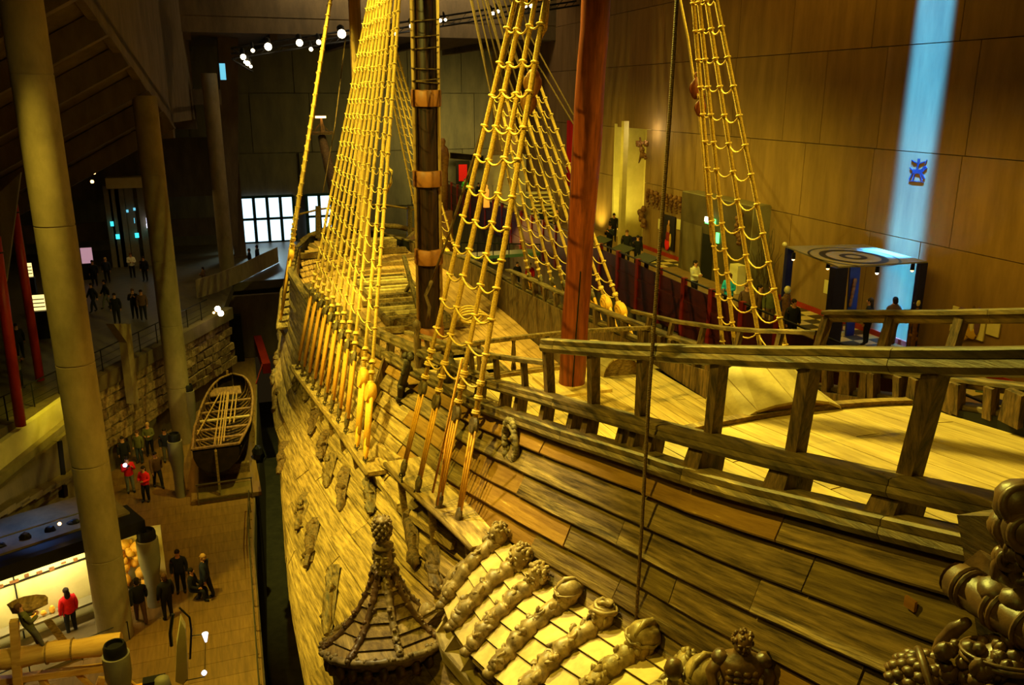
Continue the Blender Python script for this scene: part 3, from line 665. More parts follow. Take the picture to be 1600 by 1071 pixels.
# channels and rigging -------------------------------------
hbCh = lambda Y: hb1(Y)+.62
def rope(path, r, n, nm, mt, par, sm=True, label=None):
    m = MB(); m.tube(path, r, n); return m.build(nm, mt, par, sm, label)
def sagline(a, b, sg, n=6): return [a.lerp(b, i/n)-Vector((0, 0, sg*4*(i/n)*(1-i/n))) for i in range(n+1)]
def channel(y0, y1, zf, side, label=None):
    o = None; y = y0; n = int((y1-y0)/2.2)+1
    m = MB(); rows = [[Vector((XC+side*h(Y), Y, zf(Y))) for Y in np.linspace(y0, y1, 14)] for h in (lambda Y: hb1(Y)-.1, lambda Y: hbCh(Y)+.12)]
    m.sheet(rows, Vector((0, 0, -.12))); m.v = [(v[0]+R.uniform(-.015, .015), v[1], v[2]+R.uniform(-.01, .01)) for v in m.v]
    o = m.build('channel', 'hull_oak', ship, label=label)
    m = MB(); m.tube([Vector((XC+side*(hbCh(Y)+.14), Y, zf(Y)-.06)) for Y in np.linspace(y0, y1, 14)], .06, 6); m.build('edge_moulding', 'mid_oak', o, True)
    for Y in np.arange(y0+.5, y1, 1.9):
        m = MB(); m.bar(Vector((XC+side*(hbCh(Y)+.0), Y, zf(Y)-.15)), hull(Y, 3.5, side, .05), .14); m.build('knee', 'mid_oak', o)
    return o
zMain = cr([20, 21, 25, 34, 36], [8.1, 8.0, 7.72, 6.75, 6.6]); zMiz = cr([13, 14.3, 17.5, 19], [9.42, 9.38, 9.15, 9.1]); zFore = cr([41, 45, 52], [6.5, 6.5, 7.0])
def rig(chan, side, top, feet, tack, ttype, r_s, ratz, step, r_r, skipf=(), nrope=3, spread=.16, cyc=0, dark=None):
    sh = []
    for i, f in enumerate(feet):
        t = Vector(top)+Vector((side*.12, (i-len(feet)/2)*-.03*spread*4, 0)); d = (t-f).normalized(); tk = tack if not isinstance(tack, tuple) else tack[0]+(tack[1]-tack[0])*i/(len(feet)-1)
        u0 = f+d*.28; u1 = f+d*tk; L = (t-u1).length
        pth = [u1.lerp(t, k/10.)+Vector((0, 0, -.05*math.sin(PI*k/10.))) for k in range(11)]
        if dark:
            kk = min(9, max(1, int(10*(dark-u1.z)/(t.z-u1.z)))); rope(pth[kk:], r_s*.6, 6, 'shaded_upper_shroud', 'dark_rope', chan); pth = pth[:kk+1]  # unlit upper lengths: their shade is put into a darker, thinner rope
        rope(pth, r_s*R.uniform(.88, 1.1), 7, 'shroud', 'rope', chan); sh.append((f, t, d))
        if ttype:
            nh = d.cross(Vector((0, 1, 0))).normalized(); yy = Vector((0, 1, 0)); yv = (yy-d*yy.dot(d)).normalized()
            big = ttype == 'heart' or (ttype == 'mix' and i >= len(feet)-2)
            rr_ = (.26 if big else .2) if ttype == 'mix' else .19
            mt = 'tackle_new' if big and ttype == 'mix' else 'deadeye_old'
            m = MB(); m.ball((0, 0, 0), (1, 1, 1), 4); m = MB(); q = Matrix((yv, nh, d)).transposed()
            if big and ttype == 'mix':
                m.lathe([(.02, -.12), (rr_*.95, -.11), (rr_*1.12, -.04), (rr_*1.12, .04), (rr_*.95, .11), (.02, .12)], u1, 20, nh); m.torus(u1+nh*side*.12, rr_*.6, .03, nh, 16, 5)
            elif ttype == 'mix':      # long blocks
                m.ball(u1+d*.1, (rr_, .09, rr_*1.35), 12, .05, 2, i, q); 
            else: m.lathe([(.02, -.06), (rr_*.85, -.055), (rr_, 0), (rr_*.85, .055), (.02, .06)], u1, 14, nh)
            m.build('deadeye', mt, chan, 50)
            m = MB()
            if ttype == 'mix': m.ball(u0+d*.12, (.085 if not big else .11, .08, .3 if not big else .34), 10, .05, 2, i, q)
            else: m.ball(u0+d*.0, (.12, .07, .2), 12, .05, 2, i+3, q)
            m.build('lower_block', 'tackle_new' if (ttype == 'mix' and i >= len(feet)-2) else 'deadeye_old', chan, 50)
            for k in range(nrope):
                o_ = yv*((k-(nrope-1)/2)*rr_*.75)
                rope([u1+o_, u0+d*.15+o_*.7], .024 if ttype != 'mix' else (.06 if big else .052), 5, 'lanyard', 'tackle_new' if big else 'lanyard', chan)
            m = MB(); m.torus(f+d*.1, .06, .018, yv, 10, 5); m.tube([f+d*.12, f-Vector((0, 0, .14))], .02, 5); m.tube([f-Vector((.0, .1, .0)), f+Vector((-side*-.05, .1, .03))], .015, 5); m.build('chain_plate', 'iron', chan)
            for k in range(3):
                m = MB(); m.torus(u1+d*(.25+.3*k), r_s*1.35, .03, d, 10, 5); m.torus(u1+d*(.29+.3*k), r_s*1.3, .026, d, 10, 5); m.build('seizing', 'ratline_rope', chan, True)
    z = ratz[0]; j = 0
    while z < ratz[1]:
        pts = []; kn = []
        act = [s_ for k, s_ in enumerate(sh) if k not in skipf]
        if cyc and j % 3: act = act
        for f, t, d in act:
            tt = (z-f.z)/(t.z-f.z)
            if (t-f).length*(1-tt) < .4: continue
            kn.append(f.lerp(t, tt)+Vector((side*-0., 0, 0))+Vector((side*r_s*.8, -r_s*.7, R.uniform(-.05, .05))))
        m = MB()
        for a, b in zip(kn[:-1], kn[1:]): pts += sagline(a, b, min(.14, .17*(b-a).length+.02)*R.uniform(.8, 1.3), 6)[(1 if pts else 0):]
        if len(pts) > 2:
            m.tube(pts, r_r, 5)
            for p, (f, t, d) in zip(kn, act): m.torus(p-Vector((side*r_s*.8, -r_s*.7, 0)), r_s*1.25, r_r*1.15, t-f, 9, 5)
            m.build('ratline', 'ratline_rope', chan, True)
        z += step*R.uniform(.94, 1.06); j += 1
    return sh
mzt = onX(972, -664, 8.4); mat_top = onX(656, -380, 8.4)
# port side
chM = channel(20.4, 35, zMain, -1); chZ = channel(13.6, 18.6, zMiz, -1); chF = channel(42, 51, zFore, -1)
feet = [Vector((XC-hbCh(Y), Y, zMain(Y)+.02)) for Y in (34, 32.6, 31.3, 30, 28.8, 27.5, 26.3, 25.1, 23.9, 22.3, 21.2)]
rig(chM, -1, mat_top, feet, (3.2, 1.9), 'mix', .056, (11.2, 27), .52, .014)
feet = [onX(x, y, X) for x, y, X in ((627, 748, 3.64), (650, 775, 3.8), (683, 803, 4.0), (713, 828, 4.2))]
rig(chZ, -1, mzt, feet, 2.15, 'heart', .052, (12.0, 24), .62, .023)
feet = [Vector((XC-hbCh(Y), Y, zFore(Y)+.02)) for Y in (50, 48.6, 47.2, 45.8, 44.4, 43)]
rig(chF, -1, (8.4, 46.9, 27), feet, 3.4, 'mix', .085, (10.5, 24), .55, .014)
# starboard
chM2 = channel(20.4, 35, zMain, 1); chZ2 = channel(13.6, 18.6, zMiz, 1); chF2 = channel(42, 51, zFore, 1)
feet = [Vector((XC+hbCh(Y)-.1, Y, zMain(Y)+.02)) for Y in (33.4, 31.7, 30.1, 28.6, 27.0, 25.5, 24.2, 22.9)]
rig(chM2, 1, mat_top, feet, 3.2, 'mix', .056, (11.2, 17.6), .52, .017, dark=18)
bt = [onX(1131, 560, 12.0), onX(1150, 560, 12.0), onX(1188, 545, 11.9), onX(1226, 535, 11.8)]
tp = [onX(1083, 0, 10.6), onX(1092, 0, 10.6), onX(1104, 0, 10.6), onX(1119, 0, 10.5)]
sh = []
for i, (a, b) in enumerate(zip(bt, tp)):
    d = (b-a).normalized(); f = a-d*1.6; t = b+d*6; rope([f, a, b, t], .05, 7, 'shroud', 'rope', chZ2); sh.append((f, t))
z = 11.6
while z < 21.5:
    kn = [f.lerp(t, (z-f.z)/(t.z-f.z)) for f, t in sh]; pts = []; m = MB()
    for a, b in zip(kn[:-1], kn[1:]): pts += sagline(a, b, .24*(b-a).length, 6)[(1 if pts else 0):]
    m.tube(pts, .019, 5)
    for p, (f, t) in zip(kn, sh): m.torus(p, .055, .023, t-f, 9, 5)
    m.build('ratline', 'ratline_rope', chZ2, True); z += .6*R.uniform(.95, 1.05)
feet = [Vector((XC+hbCh(Y)-.1, Y, zFore(Y)+.02)) for Y in (49.5, 48, 46.5, 45, 43.5)]
rig(chF2, 1, (8.4, 46.9, 27), feet, 2.6, 'mix', .06, (10, 24), .5, .014)
# hanging blocks on the mizzen starboard shrouds and in the mizzen port shrouds
def block(c, d, r_, mt, nm='pulley_block', par=ship):
    d = Vector(d).normalized(); q = Vector((0, 0, 1)).rotation_difference(d).to_matrix(); m = MB()
    m.ball(c, (r_, r_*.55, r_*1.6), 12, .04, 2, 3, q); m.torus(Vector(c), r_*1.02, .03, q @ Vector((0, 1, 0)), 14, 5, 1.)
    m.torus(Vector(c)+d*r_*1.8, .08, .02, q @ Vector((0, 1, 0)), 8, 5); return m.build(nm, mt, par, True)
block(onX(1088, 138, 11.2), (.06, 0, 1), .16, 'red_mast'); block(onX(1094, 168, 11.2), (.1, 0, 1), .13, 'red_mast')
rope([onX(1063, 0, 11.2), onX(1075, 60, 11.2), onX(1082, 110, 11.2), onX(1090, 150, 11.2), onX(1100, 260, 11.3), onX(1112, 380, 11.4)], .03, 6, 'halyard', 'rope', ship)
block(onX(832, 130, 7.3), (.1, 0, 1), .2, 'new_oak'); block(onX(826, 160, 7.3), (.1, 0, 1), .18, 'new_oak')
rope([onX(856, 0, 7.3), onX(852, 45, 7.3), onX(843, 60, 7.3), onX(838, 90, 7.3), onX(832, 130, 7.3)], .05, 7, 'halyard', 'rope', ship)
rope([onX(604, 300, 6.2), onX(611, 285, 6.2), onX(612, 268, 6.2), onX(606, 262, 6.2), onX(603, 240, 6.2), onX(609, 200, 6.3)], .05, 6, 'hanging_loop', 'rope', ship)
# stays and falls
rope([onX(870, -250, 8.4), onX(800, 50, 8.4), onX(733, 270, 8.4), onX(697, 380, 8.4), onX(668, 455, 8.3)], .045, 6, 'mizzen_stay', 'dark_rope', ship)
for x0, x1, y1 in ((736, 765, 140), (752, 790, 110), (768, 805, 90), (784, 822, 70), (800, 830, 60)):
    rope([onY(x0-20, -90, 31), onY(x1, y1, 28), onY(x1+(x1-x0)*2.2, y1*3, 25)], .028, 5, 'backstay', 'dark_rope', ship)
rope([onX(505, 300, 6), onX(523, 200, 7), onX(540, 60, 8)], .03, 5, 'fore_stay', 'dark_rope', ship)
rope([onX(674, 440, 8.1), onX(665, 462, 8.0), onX(671, 480, 8.1), onX(669, 500, 8.1)], .07, 6, 'rope_bundle', 'dark_rope', ship)
# the long falls in front of the mizzen rigging
for (x0, y0), (x1, y1) in (((705, 640), (683, 790)), ((722, 560), (676, 770))):
    rope([onX(x0, y0, 4.3), onX(x1, y1, 3.9)], .025, 5, 'fall', 'lanyard', ship)
for k in range(4):
    m = MB(); m.torus(onX(735+k*3, 490+k*3, 6.), .22+.03*k, .022, (.3, 1, .4+.3*k), 14, 5, 1.3); m.build('coil', 'ratline_rope', ship, True)
# long near line hanging to the gallery roof
pr = [onY(1060, -40, 10.0), onY(1046, 190, 9.8), onY(1030, 400, 9.6), onY(1014, 620, 9.4), onY(1003, 820, 9.3), onY(988, 1066, 9.2)]
rope(pr, .026, 8, 'hanging_line', 'dark_rope', ship, True, 'long thin brown rope hanging down in front of the rails to the gallery roof')
# carved wooden wreath on the side, dark mask beside the channel
Y, s = hull_at(805, 690); c = hull(Y, s, -1, .14); m = MB(); ax = Vector((-1, 0, .25))
for k in range(26):
    t = 2*PI*k/26; m.ball(c+Vector((.0, .26*math.cos(t), .44*math.sin(t)))+Vector((R.uniform(-.03, .03), 0, 0)), (.075, .085, .085), 7, .4, 4, k)
m.torus(c, .35, .06, (1, 0, 0), 24, 7); m.build('carved_wreath', 'old_oak', ship, True, 'oval carved wreath on the topside planking')
for px, py, hh in ((632, 590, 62),):
    p = [onX(x, y, 4.55) for x, y in ((637, 562), (635, 580), (628, 600), (626, 625))]; m = MB()
    m.tube(p, [.1, .1, .12, .09], 8)
    for k in range(14): m.ball(p[k % 4]+Vector((R.uniform(-.1, .1), R.uniform(-.1, .1), R.uniform(-.12, .12))), .1, 7, .4, 4, k)
    m.build('carved_mask', 'iron', ship, True)
m = MB(); p = [onX(x, y, 5.2) for x, y in ((700, 556), (704, 572), (702, 590), (697, 612))]; m.tube(p, [.1, .16, .14, .08], 8)
for k in range(10): m.ball(p[k % 4]+Vector((R.uniform(-.1, .1), R.uniform(-.1, .1), R.uniform(-.12, .12))), .09, 7, .4, 4, k)
m.build('carved_mask', 'iron', ship, True)
# worn brackets and port hoods along the lower hull
for k, (x, y, L) in enumerate(((432, 520, .9), (437, 625, 1.1), (431, 590, .8), (447, 715, 1.3), (480, 800, 1.2), (493, 850, 1.4), (524, 935, 1.7), (438, 560, .8), (470, 600, .9), (497, 660, 1.1), (521, 735, 1.3), (543, 770, 1.4), (483, 615, .8), (512, 700, 1.1), (590, 775, 1.1), (655, 850, 1.3), (690, 890, 1.0))):
    Y, s = hull_at(x, y); m = MB(); a = hull(Y+L*.5, s-L*.3, -1, .12); b = hull(Y-L*.55, s+L*.3, -1, .1); m.bar(a, b, .26, .24, (1, 0, 0), .16, .12)
    m.tube([a.lerp(b, t)+Vector((-.08, .1*math.sin(t*5), 0)) for t in np.linspace(0, 1, 7)], [.1, .16, .11, .17, .1, .14, .06], 8)
    for q in range(6): m.ball(a.lerp(b, R.random())+Vector((-.1, R.uniform(-.14, .14), R.uniform(-.05, .1))), R.uniform(.07, .14), 7, .5, 3, q)
    m.v = [(v[0]+.1*noise.noise(Vector(v)*5), v[1]+.1*noise.noise(Vector(v)*5+Vector((9, 0, 0))), v[2]) for v in m.v]; m.build('carved_bracket', 'post_oak' if k % 2 else 'rail_oak', ship, 50)
# broken plank ends between the channels
for (x0, y0), (x1, y1), wd_ in (((600, 708), (640, 725), .3), ((598, 722), (648, 745), .2), ((590, 745), (640, 800), .22), ((640, 800), (720, 862), .18), ((610, 700), (655, 738), .18)):
    Ya, sa_ = hull_at(x0, y0); Yb, sb_ = hull_at(x1, y1); m = MB(); m.bar(hull(Ya, sa_, -1, .2), hull(Yb, sb_, -1, .25), wd_, .1, (1, 0, 0)); m.v = [(v[0]+R.uniform(-.04, .04), v[1]+R.uniform(-.05, .05), v[2]+R.uniform(-.04, .04)) for v in m.v]; m.build('loose_plank', 'hull_oak', ship)
m = MB(); Y, s = hull_at(584, 660); m.bar(hull(Y, .15, -1, .16), hull(Y, 2.4, -1, .22), .2, .16, (1, 0, 0)); m.build('fender_post', 'post_oak', ship)

# ================================================================ quarter gallery
heads = [(797, 842), (832, 874), (869, 908), (917, 938), (966, 970), (1032, 1008), (1104, 1052), (1185, 1100)]
tails = [(692, 948), (706, 984), (732, 1022), (768, 1056), (812, 1092), (880, 1135), (955, 1180), (1040, 1230)]
HPt = []
for (x, y), (xt, yt) in zip(heads, tails):
    Y, s = hull_at(x, y); h = hull(Y, s, -1, .12); HPt.append((h, onY(xt, yt, Y-.25)))
def rib_pt(i, t, up_=0.):
    i0 = int(min(max(i, 0), len(HPt)-2)); fr = i-i0; a = HPt[i0][0].lerp(HPt[i0+1][0], fr); b = HPt[i0][1].lerp(HPt[i0+1][1], fr)
    return a.lerp(b, t)+Vector((-.5, 0, .9)).normalized()*(.16*math.sin(PI*t)*(.6+.4*math.cos(t*2))+up_)
m = MB(); rows = [[rib_pt(i, t, -.1) for t in np.linspace(-.02, 1.02, 9)] for i in np.linspace(-.25, 7, 16)]
m.sheet(rows, Vector((.05, 0, -.1))); roof = m.build('gallery_roof', 'mid_oak', ship)
for i in range(-1, 7):
    for r_ in range(5):
        i0, i1 = (i, i+1) if i >= 0 else (-.3, 0)
        off = .0 if i % 2 else .07; t0 = max(0, r_/5.+off-.07); t1 = min(1, (r_+1)/5.+off-.07) if r_ < 4 else 1.
        if t1-t0 < .04: continue
        m = MB(); n = 2; rows = [[rib_pt(i0+(i1-i0)*q, t0+.004+(t1-t0-.008)*k/n, -.035+.045*k/n) for k in range(n+1)] for q in (.02, .5, .98)]
        m.sheet(rows, Vector((.03, 0, -.05))); m.build('shingle', 'shingle_oak', roof)
def carved_head(m, c, r_, fwd, upv, seed, style):
    f = Vector(fwd).normalized(); u = Vector(upv); u = (u-f*u.dot(f)).normalized(); s_ = f.cross(u); q = Matrix((s_, f, u)).transposed()
    P = lambda a, b, d: Vector(c)+s_*a*r_+f*b*r_+u*d*r_
    m.ball(P(0, 0, 0), (r_*.78, r_*.85, r_), 14, .12, 2.5, seed, q)
    m.ball(P(0, .86, -.05), (r_*.13, r_*.2, r_*.26), 8, 0, 1, 0, q)                  # nose
    for a in (-.32, .32):
        m.ball(P(a, .72, .12), r_*.13, 8); m.ball(P(a, .76, .3), (r_*.24, r_*.12, r_*.08), 7, 0, 1, 0, q); m.ball(P(a*1.1, .66, -.22), (r_*.22, r_*.2, r_*.2), 8, 0, 1, 0, q); m.ball(P(a*2.5, .05, 0), (r_*.1, r_*.18, r_*.25), 7, 0, 1, 0, q)
    m.ball(P(0, .8, -.42), (r_*.22, r_*.09, r_*.06), 7, 0, 1, 0, q); m.ball(P(0, .78, -.54), (r_*.18, r_*.09, r_*.06), 7, 0, 1, 0, q)
    rr = random.Random(seed)
    if style in (0, 2, 4):         # curly beard and hair
        for k in range(26):
            a = rr.uniform(-.8, .8); m.ball(P(a, .62-.35*abs(a)+rr.uniform(-.1, .12), -.62-rr.uniform(0, .6)*(1-abs(a)*.6)), r_*rr.uniform(.13, .2), 7, .2, 3, k)
    if style in (0, 1):            # wavy hair
        for k in range(34):
            t = rr.uniform(0, 2*PI); h_ = rr.uniform(.1, 1.); rad = math.sqrt(max(0, 1.02-h_*h_))*.85
            if math.sin(t)*rad > .45 and h_ < .6: continue
            m.ball(P(math.cos(t)*rad, math.sin(t)*rad*.95-.1, h_), r_*rr.uniform(.15, .24), 7, .2, 3, k)
    if style in (2, 3):            # crested helmet with rim
        m.ball(P(0, -.12, .38), (r_*.88, r_*.98, r_*.78), 14, 0, 1, 0, q); m.torus(P(0, .0, .32), r_*.92, r_*.09, u+f*.12, 18, 6)
        m.tube([P(0, .75, .6), P(0, .3, 1.18), P(0, -.4, 1.2), P(0, -1., .7), P(0, -1.15, 0)], [r_*.1, r_*.16, r_*.18, r_*.15, r_*.08], 7)
    if style == 4:                 # turban of rolls
        for k in range(3): m.torus(P(0, -.08, .45+.25*k), r_*(.8-.2*k), r_*.17, u+s_*.15*(-1)**k, 16, 6)
    return m
def rib_carving(i, seed, style, wid=.13, hd=.21):
    m = MB(); n = 22; path = [rib_pt(i, .1+.86*k/n, .05+.03*math.sin(k*1.3+seed)) for k in range(n+1)]
    rad = [wid*(.75+.35*abs(math.sin(k*.9+seed))+.1*math.sin(k*2.7)) for k in range(n+1)]; rad[-1] = wid*.5
    m.tube(path, rad, 10)
    rr = random.Random(seed)
    for k in range(26):            # relief: muscles, fruit and scrolls
        t = rr.uniform(.16, .93); p = rib_pt(i, t, wid*rr.uniform(.7, 1.15)); m.ball(p+Vector((rr.uniform(-.03, .03), rr.uniform(-wid, wid)*.8, 0)), (rr.uniform(.035, .09), rr.uniform(.03, .07), rr.uniform(.035, .08)), 8, .45, 3, k+seed)
    for t in (.34, .6, .82):
        p = rib_pt(i, t, wid*1.1); m.torus(p, .07, .026, Vector((-.5, rr.uniform(-.4, .4), .9)), 12, 6)
    for k, t in enumerate((.88, .94, 1.0)): m.ball(rib_pt(i, t, .06), (.12, .13-.015*k, .085), 9, .2, 3, k+seed)
    hp = rib_pt(i, .05, .17); fw = (rib_pt(i, .2)-rib_pt(i, .0)).normalized()+Vector((0, .25*math.sin(seed), .35))
    carved_head(m, hp, hd, fw, Vector((.5, 0, 1)), seed, style)
    m.v = [tuple(Vector(v)+Vector((1, 1, 1))*.028*noise.noise(Vector(v)*11)) for v in m.v]
    o = m.build('carved_rib', 'carved_oak', roof, True)
    b = MB(); pth = [rib_pt(i, .0+1.02*k/12, .0) for k in range(13)]; b.tube(pth, [.2]+[.155]*11+[.12], 6, True, [(math.cos(a)*1., math.sin(a)*.55) for a in np.linspace(0, 2*PI, 7)[:-1]])
    b.build('rib_backing', 'rail_oak', roof)
for i, (sd_, st) in enumerate(((3, 1), (11, 0), (5, 0), (8, 3), (21, 4), (17, 3), (29, 0))): rib_carving(i, sd_, st, .145, .225 if i != 5 else .25)
# dull outer rib at the forward end of the roof
m = MB(); pth = [onY(x, y, HPt[0][0].y+.35) for x, y in ((782, 856), (752, 872), (725, 886), (706, 902), (694, 925))]; m.tube(pth, [.09, .12, .13, .12, .08], 9)
for k in range(9): m.ball(pth[k % 5].lerp(pth[min(4, k % 5+1)], .5)+Vector((R.uniform(-.04, .04), R.uniform(-.05, .05), .06)), .06, 7, .3, 3, k)
m.build('carved_rib', 'carved_oak', roof, True)
# pale scalloped verge board with openings below the tails
vb = MB(); pts_t = [onY(x, y, HPt[0][1].y+.0-k*.42) for k, (x, y) in enumerate(((680, 985), (690, 1015), (715, 1045), (745, 1080), (800, 1130), (880, 1180)))]
pts_b = [p+Vector((.02, 0, -.26)) for p in pts_t]; pi = [p+Vector((.28, 0, .0)) for p in pts_t]
vb.sheet([pts_t, pts_b], Vector((.07, 0, 0))); vb.sheet([pts_t, pi], Vector((0, 0, -.05))); vb.build('verge_board', 'shingle_oak', roof)
for k in range(5):
    a = pts_t[k].lerp(pts_t[k+1], .15); m = MB(); m.prism([a, a+Vector((.3, -.02, .02)), a+Vector((.34, 0, .3)), a+Vector((.2, 0, .28))], (0, .06, 0)); m.build('verge_bracket', 'shingle_oak', roof)
# gallery body below the roof
m = MB(); rows = [[p+Vector((.15, 0, -.2)) for p in pts_t], [p+Vector((.1, 0, -2.6)) for p in pts_t]]; m.sheet(rows, Vector((.1, 0, 0))); gb = m.build('gallery_wall', 'rail_oak', ship)
# lower roof between turret and verge
LR = [[onY(x, y, Yq) for x, y, Yq in r_] for r_ in (
    ((692, 950, 13.6), (672, 985, 13.7), (686, 1020, 13.2), (720, 1071, 12.6), (770, 1130, 12.)), ((630, 985, 13.8), (622, 1020, 13.6), (634, 1060, 13.2), (665, 1110, 12.6), (700, 1160, 12.)), ((580, 1015, 13.9), (572, 1040, 13.8), (575, 1080, 13.4), (590, 1130, 12.8), (610, 1180, 12.2)))]
m = MB(); m.sheet(LR, Vector((.05, 0, -.1))); lr = m.build('lower_roof', 'mid_oak', ship)
for a in range(2):
    for b in range(4):
        for q in (0, 1):
            m = MB(); g = lambda u, v: (LR[a][b].lerp(LR[a+1][b], u)).lerp(LR[a][b+1].lerp(LR[a+1][b+1], u), v)+Vector((0, 0, .03))
            u0, u1 = q*.5+.01, q*.5+.49; m.sheet([[g(u0, .02), g(u1, .02)], [g(u0, .98), g(u1, .98)]], Vector((0, 0, .035))); m.build('shingle', 'mid_oak', lr)
def garland(path, rad, nm, par, mt='carved_oak', seed=1, den=1.):
    m = MB(); P = [Vector(p) for p in path]; pts = []
    for a, b in zip(P[:-1], P[1:]):
        for k in range(5): pts.append(a.lerp(b, k/5))
    pts.append(P[-1]); m.tube(pts, [rad*(.7+.3*abs(math.sin(k*1.1+seed))) for k in range(len(pts))], 8); rr = random.Random(seed)
    for k in range(int(len(pts)*1.6*den)):
        p = pts[rr.randrange(len(pts))]; m.ball(p+Vector((rr.uniform(-1, 1), rr.uniform(-1, 1), rr.uniform(.2, 1.1)))*rad*.7, rad*rr.uniform(.35, .62), 7, .3, 3, k)
    return m.build(nm, mt, par, True)
garland([onY(x, y, Yq) for x, y, Yq in ((702, 945, 13.55), (672, 962, 13.8), (640, 988, 13.9), (610, 1003, 13.95), (585, 1025, 14), (560, 1052, 14))], .11, 'carved_garland', lr, seed=4)
garland([onY(x, y, Yq) for x, y, Yq in ((690, 1003, 13.3), (665, 1022, 13.4), (635, 1040, 13.5), (605, 1058, 13.55), (582, 1075, 13.6))], .12, 'carved_garland', lr, seed=9)
m = MB(); m.ball(onY(667, 955, 13.9), .17, 10, .3, 3, 4); m.build('carved_boss', 'carved_oak', lr, True)
# the domed turret
ap = onY(600, 893, 14.1); tz = ap.z
tur = MB(); prof = [(1.22, -1.5), (1.2, -1.42), (1.0, -1.3), (.79, -1.12), (.6, -.9), (.44, -.64), (.31, -.38), (.21, -.14), (.15, .0)]
n_t0 = len(bpy.data.objects)
tur.lathe([(r_-.03, z) for r_, z in prof], ap, 8); tur.v = [(v[0], v[1], v[2]-.3*(v[1]-ap.y)) for v in tur.v]; turo = tur.build('turret', 'mid_oak', ship, label='small domed turret with ribbed roof and pine-cone finial')
for k in range(8):
    a0, a1 = 2*PI*k/8, 2*PI*(k+1)/8
    for j in range(1, 7):
        (r0, z0), (r1, z1) = prof[j], prof[j+1]; g = .015
        vs = [[ap+Vector((r_*math.cos(a), r_*math.sin(a), z)) for a in (a0+.03, a1-.03)] for r_, z in ((r0+.03, z0+g), (r1+.0, z1-g))]
        m = MB(); m.sheet(vs, Vector((math.cos((a0+a1)/2), math.sin((a0+a1)/2), .4))*.02); m.build('roof_board', 'mid_oak' if (j+k) % 3 else 'hull_oak', turo)
    garland([ap+Vector((r_*1.02*math.cos(a0), r_*1.02*math.sin(a0), z+.03)) for r_, z in prof[1:]], .078, 'carved_rib', turo, 'dark_carving' if k % 3 else 'carved_oak', k, .9)
    c = ap+Vector((.2*math.cos(a0), .2*math.sin(a0), -.02)); m = MB(); m.torus(c, .07, .035, (math.sin(a0), -math.cos(a0), 0), 10, 6); m.build('scroll', 'dark_carving', turo, True)
m = MB(); m.lathe([(1.1, -1.7), (1.16, -1.62), (1.16, -1.52), (1.1, -1.48)], ap, 24); m.build('cornice', 'carved_oak', turo, 40)
garland([ap+Vector((1.21*math.cos(a), 1.21*math.sin(a), -1.47)) for a in np.linspace(0, 2*PI, 17)], .1, 'carved_garland', turo, seed=14)
for k in range(24):
    a = 2*PI*k/24; m = MB(); m.ball(ap+Vector((1.14*math.cos(a), 1.14*math.sin(a), -1.75)), (.1, .1, .16), 7, .25, 3, k); m.build('drop_carving', 'dark_carving', turo, True)
m = MB(); m.lathe([(1.0, -4.6), (1.08, -1.8)], ap, 16); m.build('turret_body', 'rail_oak', turo)
for k in range(8):
    a = 2*PI*(k+.5)/8; m = MB(); m.box(ap+Vector((1.03*math.cos(a), 1.03*math.sin(a), -2.9)), (.08, .42, 1.1), Matrix.Rotation(a, 3, 'Z')); m.build('turret_window', 'void', turo)
for o_ in [c for c in turo.children]:
    for v in o_.data.vertices: v.co.z -= .3*(v.co.y+wloc(turo).y-ap.y)
m = MB(); carved_head(m, ap+Vector((0, 0, .3)), .24, (-.35, -1, .05), (0, 0, 1), 41, 0)
m.lathe([(.2, 0), (.26, .08), (.18, .14), (.2, .2)], ap, 12)
m.lathe([(.19, .5), (.21, .55), (.1, .6), (.09, .66), (.12, .7)], ap, 12); m.build('finial', 'carved_oak', turo, True)
m = MB(); m.ball(ap+Vector((0, 0, .9)), (.17, .17, .24), 14)
for j in range(6):
    for k in range(9):
        a = 2*PI*(k+.5*(j % 2))/9; zz = -.2+j*.075; rr_ = .17*math.sqrt(max(.1, 1-(zz/.27)**2)); m.ball(ap+Vector((rr_*math.cos(a), rr_*math.sin(a), .9+zz)), .042, 6)
m.build('pine_cone', 'carved_oak', turo, True)
